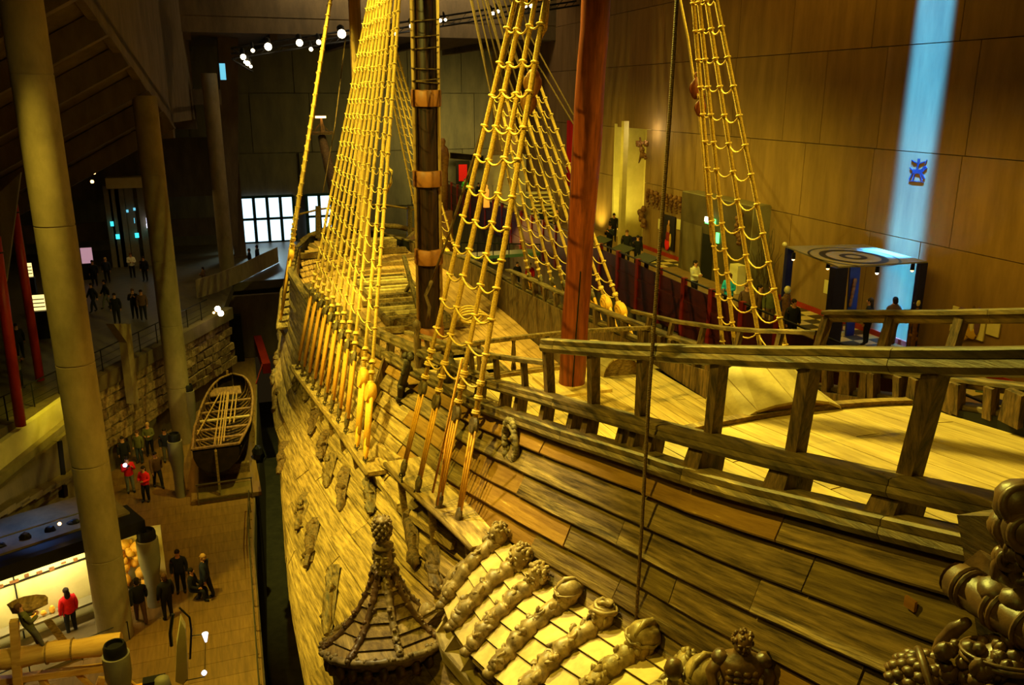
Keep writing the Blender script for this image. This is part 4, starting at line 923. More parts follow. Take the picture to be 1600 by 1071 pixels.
# ---------------- carved figures aft
def figure(base, hgt, fwd, nm, mt, seed, style, label=None, armor=True):
    f = Vector(fwd).normalized(); s_ = f.cross(Vector((0, 0, 1))).normalized(); u = Vector((0, 0, 1)); q = Matrix((s_, f, u)).transposed(); h = hgt; m = MB()
    P = lambda a, b, c: Vector(base)+(s_*a+f*b+u*c)*h
    prof = [(.10, 0), (.12, .1), (.13, .3), (.15, .42), (.16, .5), (.13, .58), (.16, .68), (.185, .76), (.15, .82), (.07, .86), (.06, .9)]
    n = 16; vs = []
    for r_, z in prof:
        for k in range(n): t = 2*PI*k/n; vs.append(P(r_*1.15*math.cos(t), r_*.8*math.sin(t), z))
    m.add(vs, [(i*n+k, i*n+(k+1) % n, (i+1)*n+(k+1) % n, (i+1)*n+k) for i in range(len(prof)-1) for k in range(n)])
    for sx in (-1, 1):
        m.tube([P(sx*.17, 0, .79), P(sx*.25, .02, .66), P(sx*.22, .1, .52), P(sx*.07, .17, .56)], [h*.06, h*.055, h*.045, h*.035], 9)
        m.ball(P(sx*.18, 0, .8), (h*.085, h*.08, h*.07), 9, .2, 3, seed, q)
        for k in range(4): m.tube([P(sx*.07, .17, .56), P(sx*(.05-.03*k), .19, .58-.012*k), P(sx*(.02-.03*k), .17, .6-.02*k)], h*.012, 5)
    if armor:
        for j in range(5):
            for k in (-1.4, -.5, .5, 1.4): m.ball(P(k*.07, .115+.02*math.cos(k), .5+j*.06), (h*.045, h*.025, h*.032), 8, .3, 3, j*4+int(k*2), q)
    carved_head(m, P(0, .01, .97), h*.105, f-u*.15, u, seed, style); return m.build(nm, mt, ship, True, label)
fb = onX(1148, 1150, 5.15); figure(fb, 1.28, (-.55, -1, 0), 'carved_figure', 'dark_carving', 31, 1, 'dark carved standing figure beside the gallery roof')
m = MB(); c = onX(1098, 1062, 4.9); carved_head(m, c, .24, (-.9, -.3, -.2), (0, .1, 1), 37, 3); m.build('carved_helmet_head', 'carved_oak', ship, True)
m = MB(); c = onX(1052, 1055, 4.6); m.lathe([(.06, -.5), (.07, -.1), (.05, -.05), (.1, .0), (.115, .08), (.09, .17), (.03, .21)], c, 12); m.build('knob_finial', 'dark_carving', ship, True)
# large herm at the stern corner: scrolls, cornice roll, bearded head, helmets
def S(px, py, X): return onX(px, py, X)
hm = MB(); X0 = 4.85
A = S(1492, 905, X0); B = S(1640, 1005, X0-.05); d = (B-A).normalized(); Lr = (B-A).length
hm.tube([A, A+d*.02, B], [.115, .135, .135], 16)
for t in (.14, .2, .48, .55, .8): hm.torus(A+d*Lr*t, .138, .02, d, 18, 6)
hm.tube([A-d*.02, A-d*.05], [.12, .05], 14)
herm = hm.build('herm_cornice', 'dark_carving', ship, 50, 'large dark carved herm at the right edge with scrolls above a bearded head')
m = MB(); m.prism([S(1500, 885, X0+.15), S(1530, 860, X0+.2), S(1660, 930, X0+.2), S(1660, 985, X0+.1)], (.25, .1, -.1)); m.prism([S(1490, 930, X0-.02), S(1486, 940, X0), S(1640, 1040, X0-.05), S(1650, 1028, X0-.05)], (.2, .1, 0)); m.build('slab', 'dark_carving', herm)
m = MB()
for (x, y, r_, dx) in ((1592, 785, .17, 0), (1575, 822, .14, .05), (1600, 830, .15, -.05), (1618, 800, .2, .1), (1583, 855, .1, .0), (1570, 870, .09, -.03), (1606, 860, .12, .0)):
    c = S(x, y, X0+.1+dx); m.ball(c, (r_, r_*.9, r_*.95), 14, .12, 2, int(x)); m.torus(c+Vector((-.06, -.08, .02)), r_*.7, r_*.2, (-.6, -.8, .3), 18, 7)
m.build('scroll_cluster', 'dark_carving', herm, True)
m = MB(); pth = [S(x, y, X0+.03) for x, y in ((1598, 862), (1570, 868), (1560, 885), (1562, 908), (1580, 925), (1600, 930))]; m.tube(pth, [.07, .06, .05, .07, .08, .06], 9)
pth = [S(x, y, X0+.05) for x, y in ((1600, 875), (1585, 890), (1590, 915), (1605, 905))]; m.tube(pth, [.05, .05, .05, .03], 8)
m.ball(S(1562, 925, X0+.02), (.16, .14, .1), 12, .2, 2, 3); m.ball(S(1590, 945, X0+.0), (.12, .12, .12), 12, .2, 2, 5); m.build('leaf_scroll', 'dark_carving', herm, True)
m = MB(); pth = [S(x, y, X0-.05) for x, y in ((1512, 972), (1490, 985), (1474, 1005), (1463, 1030), (1460, 1060))]; m.tube(pth, [.035, .055, .06, .05, .03], 9); m.build('horn', 'dark_carving', herm, True)
m = MB(); c = S(1562, 1062, X0-.15); carved_head(m, c, .26, (-.75, -.9, -.15), (.1, 0, 1), 51, 0)
for k in range(20):
    t = PI*k/19; m.ball(c+Vector((-.2*math.cos(t)*1.2-.02, -.1*math.sin(t)-.02, .17+.02*math.sin(k*2))), (.05, .05, .07), 7, .3, 3, k)
m.torus(c+Vector((0, 0, .16)), .25, .022, (.1, .2, 1), 24, 6); m.torus(c+Vector((0, 0, .2)), .26, .014, (.1, .2, 1), 24, 6)
for k in range(16): m.ball(c+Vector((R.uniform(-.3, -.1), R.uniform(-.05, .25), R.uniform(-.05, .16))), R.uniform(.04, .07), 7, .3, 3, k)
m.build('bearded_head', 'dark_carving', herm, True)
m = MB(); c = S(1442, 1075, X0-.25); m.ball(c, (.24, .24, .24), 18, .05, 3, 2)
for j in range(4):
    for k in range(12): a = 2*PI*(k+.5*(j % 2))/12; e = .25+.3*j; m.ball(c+Vector((math.cos(a)*math.cos(e), math.sin(a)*math.cos(e), math.sin(e)))*.235, (.055, .055, .04), 6)
m.torus(c+Vector((.03, -.03, .02)), .26, .03, (.9, -.6, .4), 24, 7); m.build('scaled_helmet', 'dark_carving', herm, True)
m = MB(); m.bar(S(1570, 800, 5.35), S(1620, 1080, 5.3), .5, .4, (0, 1, 0)); m.build('backboard', 'rail_oak', herm)
m = MB(); Y, s = hull_at(1447, 933); m.box(hull(Y, s, -1, .12), (.03, .12, .1)); m.build('repair_patch', 'new_oak', ship)

# ================================================================ small boat on its stand
bc = onZ(345, 700, 0); th_ = thing('small_boat', 'small open wooden ship boat on a low stand beside the warship', 'boat', (bc.x, 42.7, 0))
def bst(t):   # t 0 stern .. 1 bow -> half width, y, z rim
    wv = 1.3*min(1, (.76+.75*t)) if t < .35 else 1.3*math.sqrt(max(0., 1-((t-.35)/.65)**3.6))
    return max(wv, .03), 37.6+t*10.6, 2.05+.35*(2*t-1)**2
rowsL = []
for k in range(25):
    t = k/24.; wv, y, z = bst(t); x0 = -.38+.08*t*10; xo = -.4+1.15*t
    rowsL.append([Vector((xo+wv*q[0], y, z-q[1])) for q in ((-1, 0), (-1.0, .35), (-.86, .75), (-.5, 1.1), (0, 1.25), (.5, 1.1), (.86, .75), (1.0, .35), (1, 0))])
m = MB(); m.sheet(rowsL, Vector((0, 0, -.05))); bh = m.build('boat_hull', 'boat_dark', th_, 50)
for sx in (0, 8):
    m = MB(); m.tube([r_[sx]+Vector((0, 0, .03)) for r_ in rowsL], .065, 8); m.build('gunwale', 'boat_wood', th_, True)
m = MB(); m.bar(rowsL[0][0], rowsL[0][8], .12, .14); m.build('transom_rail', 'boat_wood', th_); m = MB(); m.prism([rowsL[0][i] for i in range(9)], (0, -.06, 0)); m.build('transom', 'boat_dark', th_)
for k in range(1, 23):
    r_ = rowsL[k]; m = MB(); m.tube([p+(Vector((r_[4].x, p.y, r_[0].z+.2))-p)*.05+Vector((0, 0, .02)) for p in r_], .04, 5); m.build('rib_frame', 'boat_wood', th_)
for t in (.06, .2, .34, .47, .58, .7):
    wv, y, z = bst(t); xo = -.4+1.15*t; m = MB(); m.box((xo, y, z-.18), (2*wv-.05, .2 if t > .1 else .5, .06)); m.build('thwart', 'boat_wood' if t != .47 else 'shingle_oak', th_)
wv, y, z = bst(.83); m = MB(); m.box((.3, y, z-.16), (1.6, 1.3, .06)); m.build('fore_deck', 'boat_wood', th_)
for k, (xa, xb, ya, yb) in enumerate(((-.5, .1, 38.6, 46), (-.35, .25, 38.3, 46), (-.2, .4, 38.8, 46), (-.05, .45, 39.2, 45.9), (.3, .7, 41.5, 45.8), (.5, .85, 41.5, 45.6), (-1.2, .0, 40.5, 45.9))):
    m = MB(); m.tube([(xa, ya, 2.0), (xb, yb, 2.12)], .035, 6); m.build('oar_spar', 'pale_spar', th_)
m = MB(); m.bar((-.42, 37.45, 2.3), (-.42, 37.3, .35), .1, .3, (0, 1, 0)); m.bar((-.42, 37.5, 2.3), (-.35, 39.1, 2.4), .06); m.build('rudder', 'mid_oak', th_)
m = MB(); m.box((.05, 39.6, 1.15), (.5, 1.6, .5)); m.build('chest', 'mid_oak', th_)
wv, y, z = bst(1); m = MB(); m.bar((.5, y, z+.25), (.48, y-.1, .8), .12); m.build('stem_post', 'boat_wood', th_)
for y in (39.5, 45.0):
    m = MB(); m.box((-.0, y, .45), (2.0, .25, .5)); m.build('cradle', 'mid_oak', th_)
st = thing('boat_platform', 'low glass-railed platform that the small boat stands on', 'platform', (-.1, 42, 0))
m = MB(); m.box((-.15, 42.2, .12), (3.0, 10.4, .2)); m.build('platform_base', 'ground_boards', st)
m = MB(); m.box((-.2, 36.95, .5), (2.3, .03, .7)); gl = bpy.data.materials.new('clear_glass'); gl.use_nodes = True; g = gl.node_tree.nodes['Principled BSDF']; g.inputs['Transmission Weight'].default_value = 1; g.inputs['Roughness'].default_value = .02; g.inputs['Base Color'].default_value = (.8, .95, .85, 1); M['clear_glass'] = gl; m.build('glass_panel', 'clear_glass', st)
for x in (-1.35, .95):
    m = MB(); m.bar((x, 36.95, .0), (x, 36.95, 1.0), .05); m.build('post', 'steel', st)
m = MB(); m.bar((-1.4, 36.95, .98), (1.0, 36.95, .98), .05); m.build('top_rail', 'steel', st)
# dry dock railing
rg = thing('dock_railing', 'thin grey railing along the edge of the dry dock', 'railing', (.3, 30, 0))
pp = [Vector((float(np.interp(y, [e[1] for e in edge], [e[0] for e in edge]))-.12, y, 0)) for y in np.arange(22, 37, 1.5)]
for zz in (1.05, .55):
    m = MB(); m.tube([p+Vector((0, 0, zz)) for p in pp], .022, 6); m.build('rail', 'steel', rg)
for p in pp: m = MB(); m.bar(p, p+Vector((0, 0, 1.05)), .045); m.build('post', 'steel', rg)
# ventilation pipes
for k, (px, py, top, z, r_, lab) in enumerate(((283, 776, 676, 0, .28, 'grey floor vent pipe with black cap left of the small boat'), (243, 945, 826, 0, .33, 'grey floor vent pipe with black cap beside the standing crowd in the middle'), (196, 1125, 1003, 0, .33, 'nearest grey vent pipe with black cap in front of the log display'), (303, 690, 600, 0, .26, 'farthest grey vent pipe standing just behind the small boat'))):
    b_ = onZ(px, py, z); tpz = onY(px, top, b_.y).z; t = thing('vent_pipe', lab, 'pipe', b_)
    m = MB(); m.lathe([(r_*.8, 0), (r_*.8, (tpz-z)*.4), (r_*1.1, (tpz-z)*.6), (r_*1.12, (tpz-z)-.35)], b_, 20); m.build('pipe_shaft', 'vent_metal', t, 50)
    m = MB(); m.lathe([(r_*.95, (tpz-z)-.35), (r_*.95, (tpz-z)-.1), (r_*.82, (tpz-z)), (r_*.7, (tpz-z)), (r_*.7, (tpz-z)-.12)], b_, 20); m.build('cap', 'black', t, 50)

# ================================================================ PEOPLE
def skin_mesh(name, joints, edges_, rad, sub=1):
    me = bpy.data.meshes.new(name+'_base'); me.from_pydata(joints, edges_, []); o = bpy.data.objects.new(name+'_tmp', me); COL.objects.link(o)
    md_ = o.modifiers.new('s', 'SKIN'); sk = me.skin_vertices[0].data
    for i, r_ in enumerate(rad): sk[i].radius = (r_, r_)
    sk[0].use_root = True; md_.use_smooth_shade = True
    if sub: o.modifiers.new('u', 'SUBSURF').levels = sub
    dg = bpy.context.evaluated_depsgraph_get(); r_ = bpy.data.meshes.new_from_object(o.evaluated_get(dg)); bpy.data.objects.remove(o); r_.name = name; r_.materials.clear(); return r_
POSES = {}
def pose(nm):
    if nm in POSES: return POSES[nm]
    J = [(0, 0, .95), (0, 0, 1.15), (0, 0, 1.38), (0, .01, 1.5), (0, .02, 1.6), (0, .03, 1.7)]; rad = [.15, .135, .15, .06, .085, .07]; E_ = [(0, 1), (1, 2), (2, 3), (3, 4), (4, 5)]
    legs = {'stand': (0, 0), 'walk': (.22, -.2), 'arms': (.03, -.03), 'hold': (0, .05), 'sit': (.45, .45)}[nm]
    for sx, dy in ((-1, legs[0]), (1, legs[1])):
        i = len(J)
        if nm == 'sit': J += [(sx*.1, .02, .9), (sx*.11, .45, .88), (sx*.11, .48, .5), (sx*.11, .62, .47)]
        else: J += [(sx*.1, 0, .86), (sx*.11, dy*.6+.03, .5), (sx*.12, dy, .09), (sx*.13, dy+.15, .04)]
        rad += [.1, .07, .045, .035]; E_ += [(0, i), (i, i+1), (i+1, i+2), (i+2, i+3)]
    hands = []
    for sx in (-1, 1):
        i = len(J)
        if nm in ('arms', 'hold'): pts = [(sx*.19, 0, 1.4), (sx*.26, .05, 1.14), (sx*.12, .27, 1.3 if nm == 'arms' else 1.12), (sx*.07, .33, 1.4 if nm == 'arms' else 1.14)]
        elif nm == 'sit': pts = [(sx*.19, 0, 1.4), (sx*.25, .05, 1.13), (sx*.18, .27, 1.02), (sx*.14, .34, 1.0)]
        else: q = .12*sx if nm == 'walk' else 0; pts = [(sx*.19, 0, 1.4), (sx*.26, -.02+q, 1.14), (sx*.26, .05+q*1.6, .9), (sx*.25, .07+q*1.8, .82)]
        J += pts; rad += [.07, .05, .036, .035]; E_ += [(2, i), (i, i+1), (i+1, i+2), (i+2, i+3)]; hands.append((Vector(pts[2]), Vector(pts[3]), sx))
    body = skin_mesh('body_'+nm, J, E_, rad)
    b = bmesh.new(); b.from_mesh(body); fb_ = MB()
    for wst, hnd, sx in hands:
        d = (hnd-wst).normalized(); sd2 = Vector((0, 1, 0)) if abs(d.z) > .6 else Vector((0, 0, 1)); sd2 = (sd2-d*sd2.dot(d)).normalized(); pn = d.cross(sd2)*sx
        for k, L_ in enumerate((.075, .085, .08, .065)): a = hnd+sd2*(.027-.018*k); fb_.tube([a, a+d*L_*.6, a+d*L_*.9+pn*.03], [.011, .0095, .007], 5)
        fb_.tube([hnd-d*.03+sd2*.03, hnd+sd2*.055+d*.02, hnd+sd2*.05+d*.05], [.013, .011, .008], 5)
    # face: nose, ears, mouth, eyes
    fb_.ball((0, .12, 1.655), (.015, .025, .025), 6); 
    for sx in (-1, 1): fb_.ball((sx*.085, .02, 1.65), (.015, .025, .035), 6); fb_.ball((sx*.032, .105, 1.675), .012, 6)
    fb_.ball((0, .11, 1.61), (.026, .01, .008), 6)
    tm = fb_.mesh('tmp'); b.from_mesh(tm); b.to_mesh(body); b.free(); body.shade_smooth()
    base = skin_mesh('cl_'+nm, J, E_, rad)
    def cloth(nm2, test, off):
        b = bmesh.new(); b.from_mesh(base); b.normal_update()
        kill = [f for f in b.faces if not test(f.calc_center_median())]; bmesh.ops.delete(b, geom=kill, context='FACES')
        for v in b.verts: v.co += v.normal*off
        r_ = bpy.data.meshes.new(nm2); b.to_mesh(r_); b.free(); r_.materials.clear(); r_.materials.append(M['black']); r_.shade_smooth(); return r_
    isarm = lambda c: abs(c.x) > .16 and c.z > .86
    wri = [h[0] for h in hands]
    jk = cloth('jacket', lambda c: (c.z < 1.5 and (c.z > .88 or (isarm(c) and nm != 'sit'))) and not (nm == 'sit' and c.y > .12 and c.z < .99) and min((c-(w_+(h_-w_)*1.)).length for w_, h_, _ in hands) > .075, .022)
    tr = cloth('trousers', lambda c: (c.z < .97 if nm != 'sit' else (c.z < .99 and c.z > .5 or c.z <= .5)) and c.z > .1 and not (abs(c.x) > .2 and nm != 'sit') and (nm != 'sit' or abs(c.x) < .2), .014)
    sh_ = cloth('shoes', lambda c: (c.z < .115 if nm != 'sit' else (c.z < .52 and c.y > .4)), .012)
    hr = MB(); hr.ball((0, -.005, 1.70), (.098, .11, .1), 12, .1, 3, 1); hr.ball((0, -.05, 1.63), (.09, .06, .1), 10); hm_ = hr.mesh('hair'); hm_.materials.append(M['black']); hm_.shade_smooth()
    lh = MB(); lh.ball((0, -.005, 1.70), (.098, .11, .1), 12, .1, 3, 1); lh.ball((0, -.065, 1.55), (.1, .055, .19), 10, .1); lm = lh.mesh('hair'); lm.materials.append(M['black']); lm.shade_smooth()
    body.materials.append(M['skin'])
    for me in (body, ): pass
    POSES[nm] = (body, jk, tr, sh_, hr and hm_, lm); return POSES[nm]
def person(p, head, ps, jm, tm, hmz, label, scale=1., longh=False, extra=None, group=None):
    P = pose(ps); t = thing('person', label, 'person', p, group); t.rotation_euler = (0, 0, math.radians(head)); t.scale = (scale,)*3
    if ps == 'sit': t.location.z -= .42*scale
    for nm, me, mt in (('body', P[0], 'skin'), ('jacket', P[1], jm), ('trousers', P[2], tm), ('shoes', P[3], 'black'), ('hair', P[5] if longh else P[4], hmz)):
        o = bpy.data.objects.new(nm, me); COL.objects.link(o); o.parent = t
        o.material_slots[0].link = 'OBJECT'; o.material_slots[0].material = M[mt]
    return t
G0 = 0.0; BK = 'cloth_black'
ppl = [  # px, py, z, heading, pose, jacket, trousers, hair, label, scale, long hair
 (205, 770, 0, 200, 'arms', 'cloth_red', 'cloth_grey', 'hair_dark', 'person in bright red jacket holding up a camera with its flash lit', 1, 0),
 (230, 784, 0, 150, 'hold', 'cloth_red', BK, 'hair_dark', 'person in long red coat with a dark bag, lower of the two in red', .97, 1),
 (324, 936, 0, 60, 'walk', 'cloth_navy', BK, 'hair_fair', 'tall fair-haired person in dark clothes standing beside the floor spotlight', 1.02, 0),
 (284, 926, 0, 180, 'stand', 'cloth_navy', BK, 'hair_dark', 'person in dark jacket with a red chest band, left of the tall fair one', .98, 0),
 (303, 938, 0, 250, 'sit', BK, BK, 'hair_dark', 'person in black sitting between two standing visitors', .95, 0),
 (264, 968, 0, 30, 'stand', BK, BK, 'hair_brown', 'person in black with reddish brown hair in front of the nearer group', 1, 0),
 (212, 866, 0, 160, 'hold', 'cloth_white', BK, 'hair_dark', 'person in pale coat behind the middle vent pipe', 1, 0),
 (114, 992, 0, 30, 'stand', 'cloth_red', BK, 'hair_dark', 'person in dark red jacket looking at the lit display wall', 1, 1),
 (222, 975, 0, 10, 'walk', BK, 'cloth_brown', 'hair_dark', 'dark blurred person walking in front of the golden carving', 1, 0),
 (262, 722, 0, 190, 'stand', 'cloth_navy', 'cloth_grey', 'hair_dark', 'person in dark jacket and grey trousers left of the boat', 1, 0),
 (236, 712, 0, 170, 'hold', 'cloth_olive', BK, 'hair_fair', 'bald-looking person in olive jacket in the left floor group', 1, 0),
 (220, 724, 0, 150, 'stand', 'cloth_olive', 'jeans', 'hair_brown', 'person in olive top and blue jeans in the left floor group', .98, 0),
 (197, 734, 0, 200, 'stand', BK, BK, 'hair_dark', 'person in black at the left end of the floor group', .97, 0),
 (248, 762, 0, 200, 'walk', 'cloth_brown', BK, 'hair_dark', 'person in brown walking behind the two in red', 1, 0),
 (240, 676, 0, 180, 'stand', 'cloth_white', 'cloth_olive', 'hair_dark', 'person in pale top standing farthest back on the left floor', .95, 0),
 (31, 608, 5, 240, 'arms', 'cloth_olive', BK, 'hair_dark', 'person in olive jacket leaning on the left mezzanine railing', 1, 0),
 (33, 560, 5, 200, 'stand', BK, BK, 'hair_dark', 'person in black behind the one leaning on the left railing', 1, 0),
 (149, 447, 5, 180, 'stand', BK, BK, 'hair_dark', 'left of two dark visitors beside the pink lit sign', 1, 0),
 (169, 442, 5, 170, 'stand', 'cloth_navy', BK, 'hair_fair', 'right of two dark visitors beside the pink lit sign', 1, 0),
 (208, 434, 5, 190, 'hold', 'cloth_white', BK, 'hair_brown', 'person in pale top in front of the lifts', 1, 0),
 (228, 440, 5, 160, 'stand', BK, BK, 'hair_dark', 'person in black right of the one in a pale top, before the lifts', 1, 0),
 (148, 488, 5, 120, 'walk', BK, BK, 'hair_dark', 'dark person walking nearest the thick column on the mezzanine', 1, 0),
 (168, 482, 5, 100, 'walk', BK, 'cloth_grey', 'hair_dark', 'second dark person walking behind the thick column', 1, 0),
 (212, 498, 5, 180, 'arms', BK, BK, 'hair_brown', 'dark person holding a small blue light at the mezzanine railing', 1, 0),
 (225, 500, 5, 190, 'stand', 'cloth_brown', BK, 'hair_dark', 'person in brown beside the small blue light', 1, 0),
 (184, 506, 5, 180, 'stand', BK, BK, 'hair_dark', 'dark person at the mezzanine railing above the pale bracket post', 1, 0),
 (392, 426, 5, 90, 'stand', BK, BK, 'hair_dark', 'silhouetted person behind the curved parapet, nearest the third column', 1, 0),
 (404, 420, 5, 60, 'walk', BK, BK, 'hair_dark', 'silhouetted person behind the curved parapet, nearest the ship', 1, 0),
 (320, 450, 5, 60, 'hold', 'cloth_brown', BK, 'hair_dark', 'crouched-looking dark visitor left of the curved parapet', .8, 0),
 (1083, 468, 8.7, 200, 'hold', 'cloth_white', BK, 'hair_dark', 'person in white shirt and dark trousers standing on the right gallery', 1, 0),
 (978, 410, 8.7, 150, 'stand', BK, BK, 'hair_brown', 'left of a dark pair behind the red barrier', 1, 0),
 (995, 416, 8.7, 170, 'stand', BK, BK, 'hair_dark', 'right of a dark pair behind the red barrier', .93, 1),
 (952, 398, 8.7, 120, 'arms', 'cloth_navy', BK, 'hair_dark', 'dark visitor with a blue light beside the red mast', 1, 0),
 (958, 378, 8.7, 160, 'stand', BK, BK, 'hair_dark', 'dark visitor farther back above the blue light', 1, 0),
 (1136, 493, 8.7, 120, 'hold', 'cloth_blue', BK, 'hair_brown', 'person in bright blue top leaning on the red barrier', 1, 0),
 (1162, 512, 8.7, 170, 'stand', 'cloth_brown', BK, 'hair_brown', 'brown-haired person in brown right of the one in bright blue', 1, 0),
 (1182, 514, 8.7, 200, 'stand', 'cloth_brown', 'cloth_brown', 'hair_dark', 'person in dark brown seen through the right rigging', 1, 0),
 (1200, 516, 8.7, 160, 'stand', 'cloth_olive', 'cloth_brown', 'hair_brown', 'person in olive brown nearest the canopy corner post', 1.02, 0),
 (1234, 542, 8.7, 170, 'stand', BK, BK, 'hair_dark', 'dark-haired visitor whose head shows above the starboard rail', 1, 0),
 (1352, 540, 8.7, 30, 'stand', BK, BK, 'hair_dark', 'left of two dark visitors under the printed canopy', 1, 1),
 (1390, 540, 8.7, 340, 'stand', 'cloth_brown', 'cloth_brown', 'hair_dark', 'right of two dark visitors under the printed canopy', 1.02, 0),
 (808, 450, 5, 180, 'stand', BK, BK, 'hair_dark', 'person in dark suit with a pale front below the gallery', 1, 0),
 (828, 452, 5, 150, 'stand', 'cloth_red', BK, 'hair_dark', 'person in dull red beside the dark suit below the gallery', 1, 0),
 (727, 311, 8.7, 170, 'stand', 'cloth_green', BK, 'hair_brown', 'person in bright green top far back on the gallery', 1, 0),
 (748, 319, 8.7, 190, 'stand', BK, BK, 'hair_dark', 'dark figure near the small red poster far back', 1, 0),
 (848, 362, 8.7, 200, 'stand', BK, BK, 'hair_dark', 'dark visitor seen through the starboard shrouds, upper one', 1, 0),
 (870, 368, 8.7, 180, 'stand', 'cloth_brown', BK, 'hair_dark', 'brown-clad visitor seen through the starboard shrouds beside the red mast', 1, 0),
]
for (x, y, z, hd, ps, jm, tm, hmz, lab, sc_, lg) in ppl:
    p = onZ(x, y, z); person(p, hd, ps, jm, tm, hmz, lab, sc_, bool(lg))
p = onZ(205, 770, 0); m = MB(); m.box(p+Vector((.05, -.35, 1.45)), (.14, .08, .09)); o = m.build('camera_body', 'black'); tag(o, 'small camera held by the person in bright red', 'camera')
m = MB(); m.ball(p+Vector((-.05, -.45, 1.56)), .09, 10); fo = m.build('flash_lamp', 'flash', o)

# ================================================================ RIGHT GALLERY
nW = Vector((1, -.0511, 0)).normalized(); dW = Vector((.0511, 1, 0)).normalized(); PW = Vector((Xw(30), 30, 9))
def onW(x, y, off=0.): return onP(x, y, PW-nW*off, nW)
rW = Matrix((nW, dW, (0, 0, 1))).transposed()
# red skirting along the wall, checkered tile strip
m = MB(); m.bar(Vector((Xw(14)-.05, 14, 8.8)), Vector((Xw(44.9)-.05, 44.9, 8.8)), .08, .22); o = m.build('baseboard_right', 'tile_red'); o['kind'] = 'structure'
for k in range(44):
    for j in range(4):
        y = 14+k*.62
        if 30.3 < y < 39: continue
        c = Vector((Xw(y), y, 8.705))-nW*(.42+.62*j)
        if j == 3 and k % 5: continue
        m = MB(); m.box(c, (.6, .6, .03), rW); m.build('tile', 'tile_light' if (k+j) % 2 else 'tile_dark', gfl)
# barrier: dark red panels between red posts with a sloping handrail
bar_ = thing('red_barrier', 'dark red panelled wooden barrier along the edge of the right gallery', 'barrier', (Xb(30), 30, 8.7))
yb = np.arange(15, 77.5, 2.3)
for a, b_ in zip(yb[:-1], yb[1:]):
    m = MB(); m.bar((Xb(a), a+.12, 8.6), (Xb(b_), b_-.12, 8.6), .06, 2.2); m.build('panel', 'barrier_red', bar_)
    m = MB(); m.bar((Xb(a)-.05, a+.12, 9.0), (Xb(b_)-.05, b_-.12, 9.0), .06, .1); m.bar((Xb(a)-.05, a+.12, 8.1), (Xb(b_)-.05, b_-.12, 8.1), .06, .1); m.build('batten', 'barrier_red', bar_)
for a in yb: m = MB(); m.box((Xb(a), a, 8.7), (.2, .2, 2.6)); m.build('post', 'red_paint', bar_)
m = MB(); m.bar((Xb(15), 15, 9.95), (Xb(77), 77, 9.95), .09, .05); m.build('handrail', 'black', bar_)
for k, y in enumerate((35.5, 38.2, 41)):
    t = thing('reading_desk', ('nearest', 'middle', 'farthest')[k]+' of the three slanted black reading desks on the red barrier', 'desk', (Xb(y)+.3, y, 9.9), 'reading desks on the barrier')
    m = MB(); m.box((Xb(y)+.35, y, 10.05), (.6, 1.5, .05), Matrix.Rotation(-.35, 3, 'Y')); m.build('desk_top', 'black', t); m = MB(); m.box((Xb(y)+.35, y, 9.35), (.08, .3, 1.3)); m.build('leg', 'black', t)
# canopy with printed rings on dark blue posts
zc = H-(H-11.25)*(23.05/onZ(1449, 411, 11.25).x)
cq = [onZ(1228, 387, zc), onZ(1350, 384, zc), onZ(1449, 411, zc), onZ(1310, 419, zc)]
cn = thing('printed_canopy', 'flat pale canopy printed with dark rings on dark blue posts', 'canopy', (cq[0]+cq[2])/2-Vector((0, 0, zc-8.7)))
m = MB(); m.prism(cq, (0, 0, .05)); m.build('roof_panel', 'panel_grey', cn)
cc = onZ(1333, 401, zc+.06); ux = (cq[2]-cq[0]); ux = Vector((cq[3]-cq[0]).xyz)*.5; uy = (cq[1]-cq[0])*.5
for r_, w_ in ((.22, .06), (.62, .07), (.9, .025)):
    vs = []; n = 40
    for k in range(n):
        t = 2*PI*k/n
        for q in (r_-w_/1, r_+w_/1): vs.append(cc+(ux*math.cos(t)+uy*math.sin(t))*q+Vector((0, 0, 0)))
    m = MB(); m.add(vs, [(2*k, 2*k+1, (2*k+3) % (2*n), (2*k+2) % (2*n)) for k in range(n)]); m.v = [(v[0], v[1], zc+.058) for v in m.v]; m.build('printed_ring', 'black', cn)
for i, wd_ in ((0, .28), (2, .3), (3, .5)):
    c = cq[i].lerp((cq[0]+cq[2])/2, .06); m = MB(); m.box((c.x, c.y, (8.7+zc)/2), (wd_, wd_*.6, zc-8.7), rW); m.build('post', 'blue_post', cn)
for (x, y) in ((1240, 400), (1294, 414), (1371, 421), (1426, 417)):
    c = onZ(x, y, zc-.22); m = MB(); m.lathe([(.06, .12), (.07, .0), (.075, -.12)], c, 10); l_ = m.build('spot_can', 'black', cn); m = MB(); m.ball(c-Vector((0, 0, .13)), .055, 8); m.build('bulb', 'lamp_white' if x == 1371 else 'lamp_warm', l_)
c = onZ(1226, 382, zc+.15); m = MB(); m.ball(c, .09, 8); m.build('corner_lamp', 'bone', cn)
spot('canopy_lamp', onZ(1371, 421, zc-.4), onW(1340, 500), 60, 90, (1, .72, .2))
